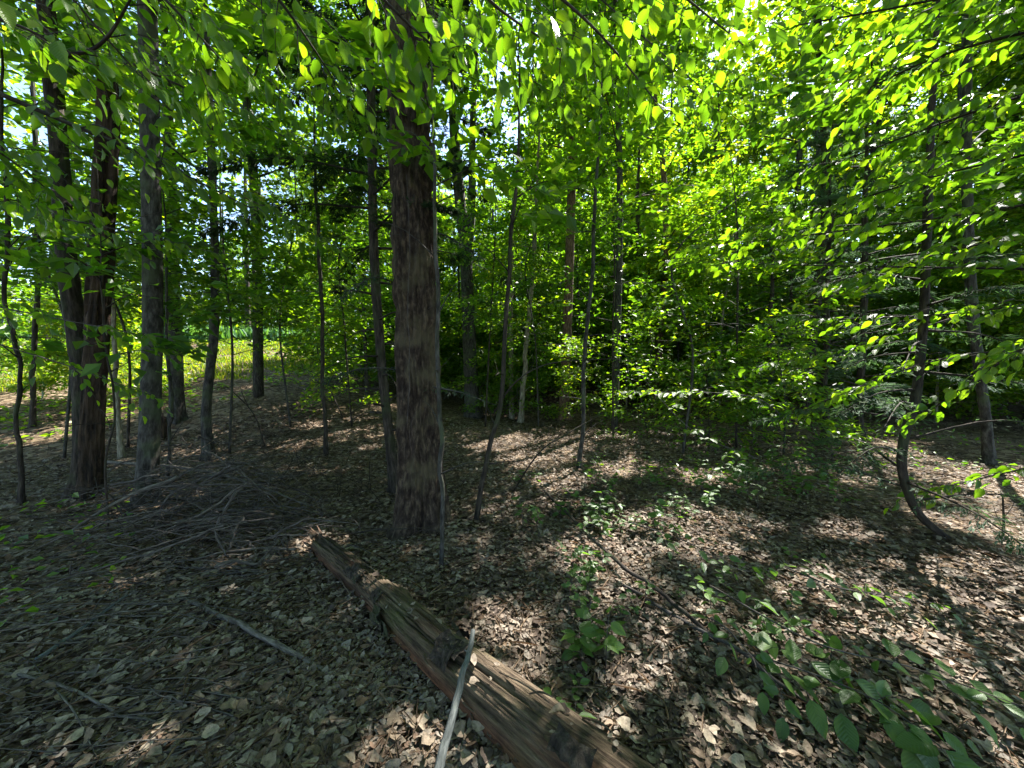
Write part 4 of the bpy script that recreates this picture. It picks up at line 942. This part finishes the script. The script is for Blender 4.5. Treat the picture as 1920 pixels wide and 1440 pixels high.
# brush pile: many bare twigs
rb2 = np.random.default_rng(77)
for i in range(150):
    px = rb2.normal(425, 108); py = np.clip(rb2.normal(985, 48), 885, 1110); h = rb2.uniform(.01, .6)*math.exp(-((px-400)/190)**2)
    a = g(px, py, h+.02); an = rb2.normal(2.75, .55) if i % 3 else rb2.uniform(0, 6.28); Ln = rb2.uniform(.3, 1.3)
    d = np.array([math.cos(an), -math.sin(an)*.55, 0])
    b = a+d*Ln; b[2] = float(ground(b[0], b[1]))+rb2.uniform(.01, .40)*(1 if i % 2 else .3); m_ = (a+b)/2+[rb2.normal(0, .05), rb2.normal(0, .05), rb2.uniform(-.02, .12)]
    if b[1] < 1.4: continue
    r0 = rb2.choice([.003, .005, .008, .012, .018], p=[.28, .3, .22, .13, .07])
    kids = []
    for j in range(rb2.integers(1, 5)):
        u = rb2.uniform(.3, .9); s = a+(b-a)*u; s[2] = (m_[2]+b[2])/2; e = s+(d*.6+rb2.normal(0, .5, 3)*[1, 1, .4])*rb2.uniform(.12, .4); e[2] = max(e[2], float(ground(e[0], e[1]))+.01)
        kids.append(([s, (s+e)/2+[0, 0, .02], e], [r0*.5, r0*.4, .001]))
    rod('brush_twig', 'thin bare twig in the tangled brush pile left of the fallen log', 'twig', [a, m_, b], [r0, r0*.8, r0*.35], ['twig_bark', 'dark_bark', 'dry_bark', 'twig_bark'][i % 4], 6, 14, group='bare twigs of the brush pile', kids=kids, wob=.05, seed=i)
def tangle():
    mb = MB()
    for i in range(330):
        px = rb2.normal(430, 110); py = np.clip(rb2.normal(980, 50), 875, 1120); hh = .6*math.exp(-((px-400)/200)**2)
        a = g(px, py, .01+hh*rb2.random()**1.5); an = rb2.normal(2.9, .7) if i % 2 else rb2.uniform(0, 6.28); Ln = rb2.uniform(.2, .8)
        b = a+np.array([math.cos(an)*Ln, -math.sin(an)*.7*Ln, rb2.uniform(-.12, .2)]); b[2] = max(b[2], float(ground(b[0], b[1]))+.02)
        if b[1] < 1.6: continue
        c = (a+b)/2+rb2.normal(0, .06, 3); r0 = rb2.uniform(.0018, .0042); tube(mb, [a, c, b], [r0, r0*.8, r0*.3], 4, 7)
    o = mb.build('brush_tangle', M['twig_bark'], kind='stuff'); o['label'] = 'tangled fine bare twigs heaped between the left trunks and the log'; o['category'] = 'brush'
tangle()
for i in range(150):
    px = rb2.uniform(0, 560); py = 1040+rb2.random()**1.3*390; a = g(px, py, .03); an = rb2.normal(2.6, .5); Ln = rb2.uniform(.15, .95)
    b = a+np.array([math.cos(an), math.sin(an), 0])*Ln*[1, -.6, 0]; b[2] = float(ground(b[0], b[1]))+rb2.uniform(.02, .06)
    rod('ground_twig', 'loose fine twig lying on the dead leaves at lower left', 'twig', [a, (a+b)/2+rb2.normal(0, .015, 3), b], [(.0022, .003, .0045)[i % 3], .0025, .001], ['twig_bark', 'dry_bark'][i % 2], 5, 10, group='loose twigs on the leaves at lower left', wob=.02, seed=i+200)
# bare brush behind pile, near the trunk foot
for i in range(40):
    px = rb2.uniform(500, 760); py = rb2.uniform(860, 960); a = g(px, py, .0); e = a+np.array([rb2.normal(0, .35), rb2.normal(0, .2), rb2.uniform(.15, .6)])
    rod('dead_shoot', 'fine bare shoot standing by the foot of the thick trunk', 'twig', [a, (a+e)/2+rb2.normal(0, .04, 3), e], [.004, .003, .001], 'dark_bark', 5, 8, group='bare shoots by the thick trunk')

def stump(px, py, hpx, wpx, lab, seed):
    p = onground(px, py); Y = p[1]; h = hpx/F*Y; r0 = wpx/F*Y/2*.8; root = thing('tree_stump', p, lab, 'stump'); mb = MB()
    bd = bark_disp(.012, 4, 4, seed)
    def dis(TH, S, RR): return np.where(S > h*(.75+.3*vn(np.cos(TH)*2.5, np.sin(TH)*2.5, 0, seed)), -RR*.8, bd(TH, S, RR))
    tube(mb, [p-[0, 0, .05], p+[0, 0, h*.5], p+[.02, 0, h*1.05]], [r0*1.3, r0, r0*.85], 24, 26, disp=dis); mb.build('trunk', M['snag_bark'], root)
stump(306, 822, 46, 16, 'short dark rotten stump behind the straight grey trunk', 5)
rod('dead_sapling', 'small dark dead shoot standing at right edge past the mossy bent foot', 'shoot', [g(1878, 1022, -.02), at(1882, 985, 3.3), at(1880, 930, 3.3)], [.012, .009, .006], 'dark_bark', 9, 14, seed=9,
    kids=[([at(1881, 990, 3.3), at(1868, 965, 3.25), at(1862, 945, 3.2)], [.004, .003, .001]), ([at(1882, 970, 3.3), at(1898, 950, 3.3), at(1905, 925, 3.3)], [.004, .003, .001])])
hv = lambda px, py: at(px, py, HC[0][1]-.24)
rod('dead_vine', 'thin dead vine hanging down the front of the thick trunk', 'vine', [hv(763, 330), hv(768, 450), hv(765, 560), hv(767, 690), hv(763, 800)], [.0025, .003, .003, .0025], 'twig_bark', 6, 40, wob=.03, seed=77)

# fallen leafy saplings lower right
rod('fallen_branch', 'dark straight fallen pole pointing at the seedlings right of the log', 'stick', [g(1020, 935, .10), g(1130, 1050, .10), g(1230, 1130, .09), g(1345, 1218, .05)], [.012, .014, .014, .012], 'dark_bark', 9, 30, wob=.03, seed=21)
rod('fallen_branch', 'grey pole lying beside the dark fallen pole', 'stick', [g(1160, 1100, .03), g(1260, 1165, .04), g(1380, 1235, .05), g(1560, 1370, .03)], [.008, .010, .010, .006], 'twig_bark', 8, 30, wob=.03, seed=22)
LOWB = [
 ('fallen leafy beech shoot with big pleated leaves in the lower right', [(1380, 1240, .06), (1500, 1300, .12), (1640, 1380, .16), (1760, 1470, .15)], dict(nside=10, tw_len=.22, leaf=.135, spacing=.085)),
 ('long trailing leafy shoot reaching the bottom right corner', [(1330, 1130, .12), (1520, 1250, .14), (1700, 1310, .16), (1930, 1400, .16)], dict(nside=11, tw_len=.22, leaf=.10, spacing=.075)),
 ('low leafy shoot between two sunlit patches at right', [(1470, 1110, .18), (1560, 1150, .18), (1640, 1160, .16), (1740, 1165, .12)], dict(nside=8, tw_len=.20, leaf=.085, spacing=.06)),
 ('small leafy shoot with pale shining leaves right of the dark pole', [(1180, 1020, .2), (1280, 1070, .24), (1370, 1120, .22), (1430, 1130, .2)], dict(nside=9, tw_len=.26, leaf=.075, spacing=.055)),
 ('leafy shoot bending over the end of the dark fallen pole', [(1300, 1180, .10), (1350, 1230, .18), (1400, 1280, .16), (1470, 1350, .12)], dict(nside=8, tw_len=.18, leaf=.09, spacing=.06)),
]
for i, (lab, path, kw) in enumerate(LOWB):
    k = dict(r0=.005, droop=.2, tilt=.45, seed=500+i, meshes=GLOW, spacing=.055, lodmat='leaf_far'); k.update(kw)
    leafy_branch('fallen_shoot', lab, 'shoot', np.array([g(*p) for p in path]), **k)

# ------------------------------------------------------------------ seedlings
def seedling(seed, h, nl, leaf):
    r = np.random.default_rng(seed); mb = MB(); P = np.array([[0, 0, -.02], [r.normal(0, .02), r.normal(0, .02), h*.6], [r.normal(0, .05), r.normal(0, .05), h]])
    C = tube(mb, P, [.0025, .002, .001], 5, 8); st = mb.mesh('stem', M['twig_bark']); lv = []
    for i in range(nl):
        u = .35+.65*(i+1)/nl; p = C[int(u*7)]; az = i*2.3+r.uniform(-.4, .4); d = np.array([math.cos(az), math.sin(az), r.uniform(-.25, .35)])
        lv.append((r.integers(0, 5), p+d*.012, d, np.array([0, 0, 1.])+r.normal(0, .35, 3), leaf*r.uniform(.7, 1.2)))
    return st, lv
PROT = [seedling(600+i, rng.uniform(.10, .32), int(rng.integers(5, 11)), rng.uniform(.05, .085)) for i in range(9)]
def plant(px, py, label, group, k, sc=1.0):
    p = onground(px, py); st, lv = PROT[k % 9]
    root = thing('beech_seedling', p, label, 'seedling', group); root.rotation_euler = (0, 0, k*1.7); root.scale = (sc, sc, sc)
    o = bpy.data.objects.new('stem', st); COL.objects.link(o); o.parent = root
    for mi, q, d, nn, s in lv: leaf_object('leaf', GLOW[mi], q, d, nn, s, root)
rs = np.random.default_rng(8)
for i in range(26): plant(rs.normal(1095, 26), rs.uniform(1000, 1360), 'green seedling in the upright row between log and dark fallen pole', 'seedlings between the log and the dark pole', i, rs.uniform(.7, 1.2))
for i in range(48): plant(rs.uniform(940, 1340), rs.uniform(905, 1010), 'low green seedling on the shaded floor right of the thick trunk', 'seedlings right of the thick trunk', i, rs.uniform(.8, 1.4))
for i in range(44): plant(rs.normal(1440, 70), rs.normal(915, 26), 'low bluish green plant in the ferny patch before the hemlocks', 'plants in the patch before the hemlocks', i, rs.uniform(.9, 1.6))
for i in range(16): plant(rs.uniform(1180, 1560), rs.uniform(1040, 1260), 'scattered seedling among dead leaves near the fallen shoots', 'scattered seedlings near the fallen shoots', i, rs.uniform(.6, 1.0))
def low_plants():
    r = np.random.default_rng(12); n = 9000; x = r.uniform(-6, 9, n); y = r.uniform(1.9, 10.5, n)
    ok = (fbm(x*.9, y*.9, 0, 55) > .50) & (((x/y > .22) & (x/y < 1.4) & (y > 4.2)) | ((x/y < -1.05) & (y < 4) & (x/y > -1.5))); x, y = x[ok], y[ok]; k = len(x)
    P = np.stack([x, y, ground(x, y)+r.uniform(.02, .26, k)*fbm(x*2, y*2, 0, 56)*1.6], 1); a = r.uniform(0, 6.28, k)
    mb = MB(); put_leaves(mb, P, np.stack([np.cos(a), np.sin(a), r.normal(0, .3, k)], 1), np.array([0, 0, 1.])+r.normal(0, .45, (k, 3)), r.uniform(.04, .10, k), GREEN(k, DARKG+MIDG), LOD0)
    o = mb.build('low_plants', M['leaf_far'], kind='stuff', smooth=False); o['label'] = 'thin green ground cover on the leaf litter at right'; o['category'] = 'ground cover'
low_plants()
print('objects', len(bpy.data.objects), 'tris', sum(len(m.loops)-2*len(m.polygons) for m in bpy.data.meshes))
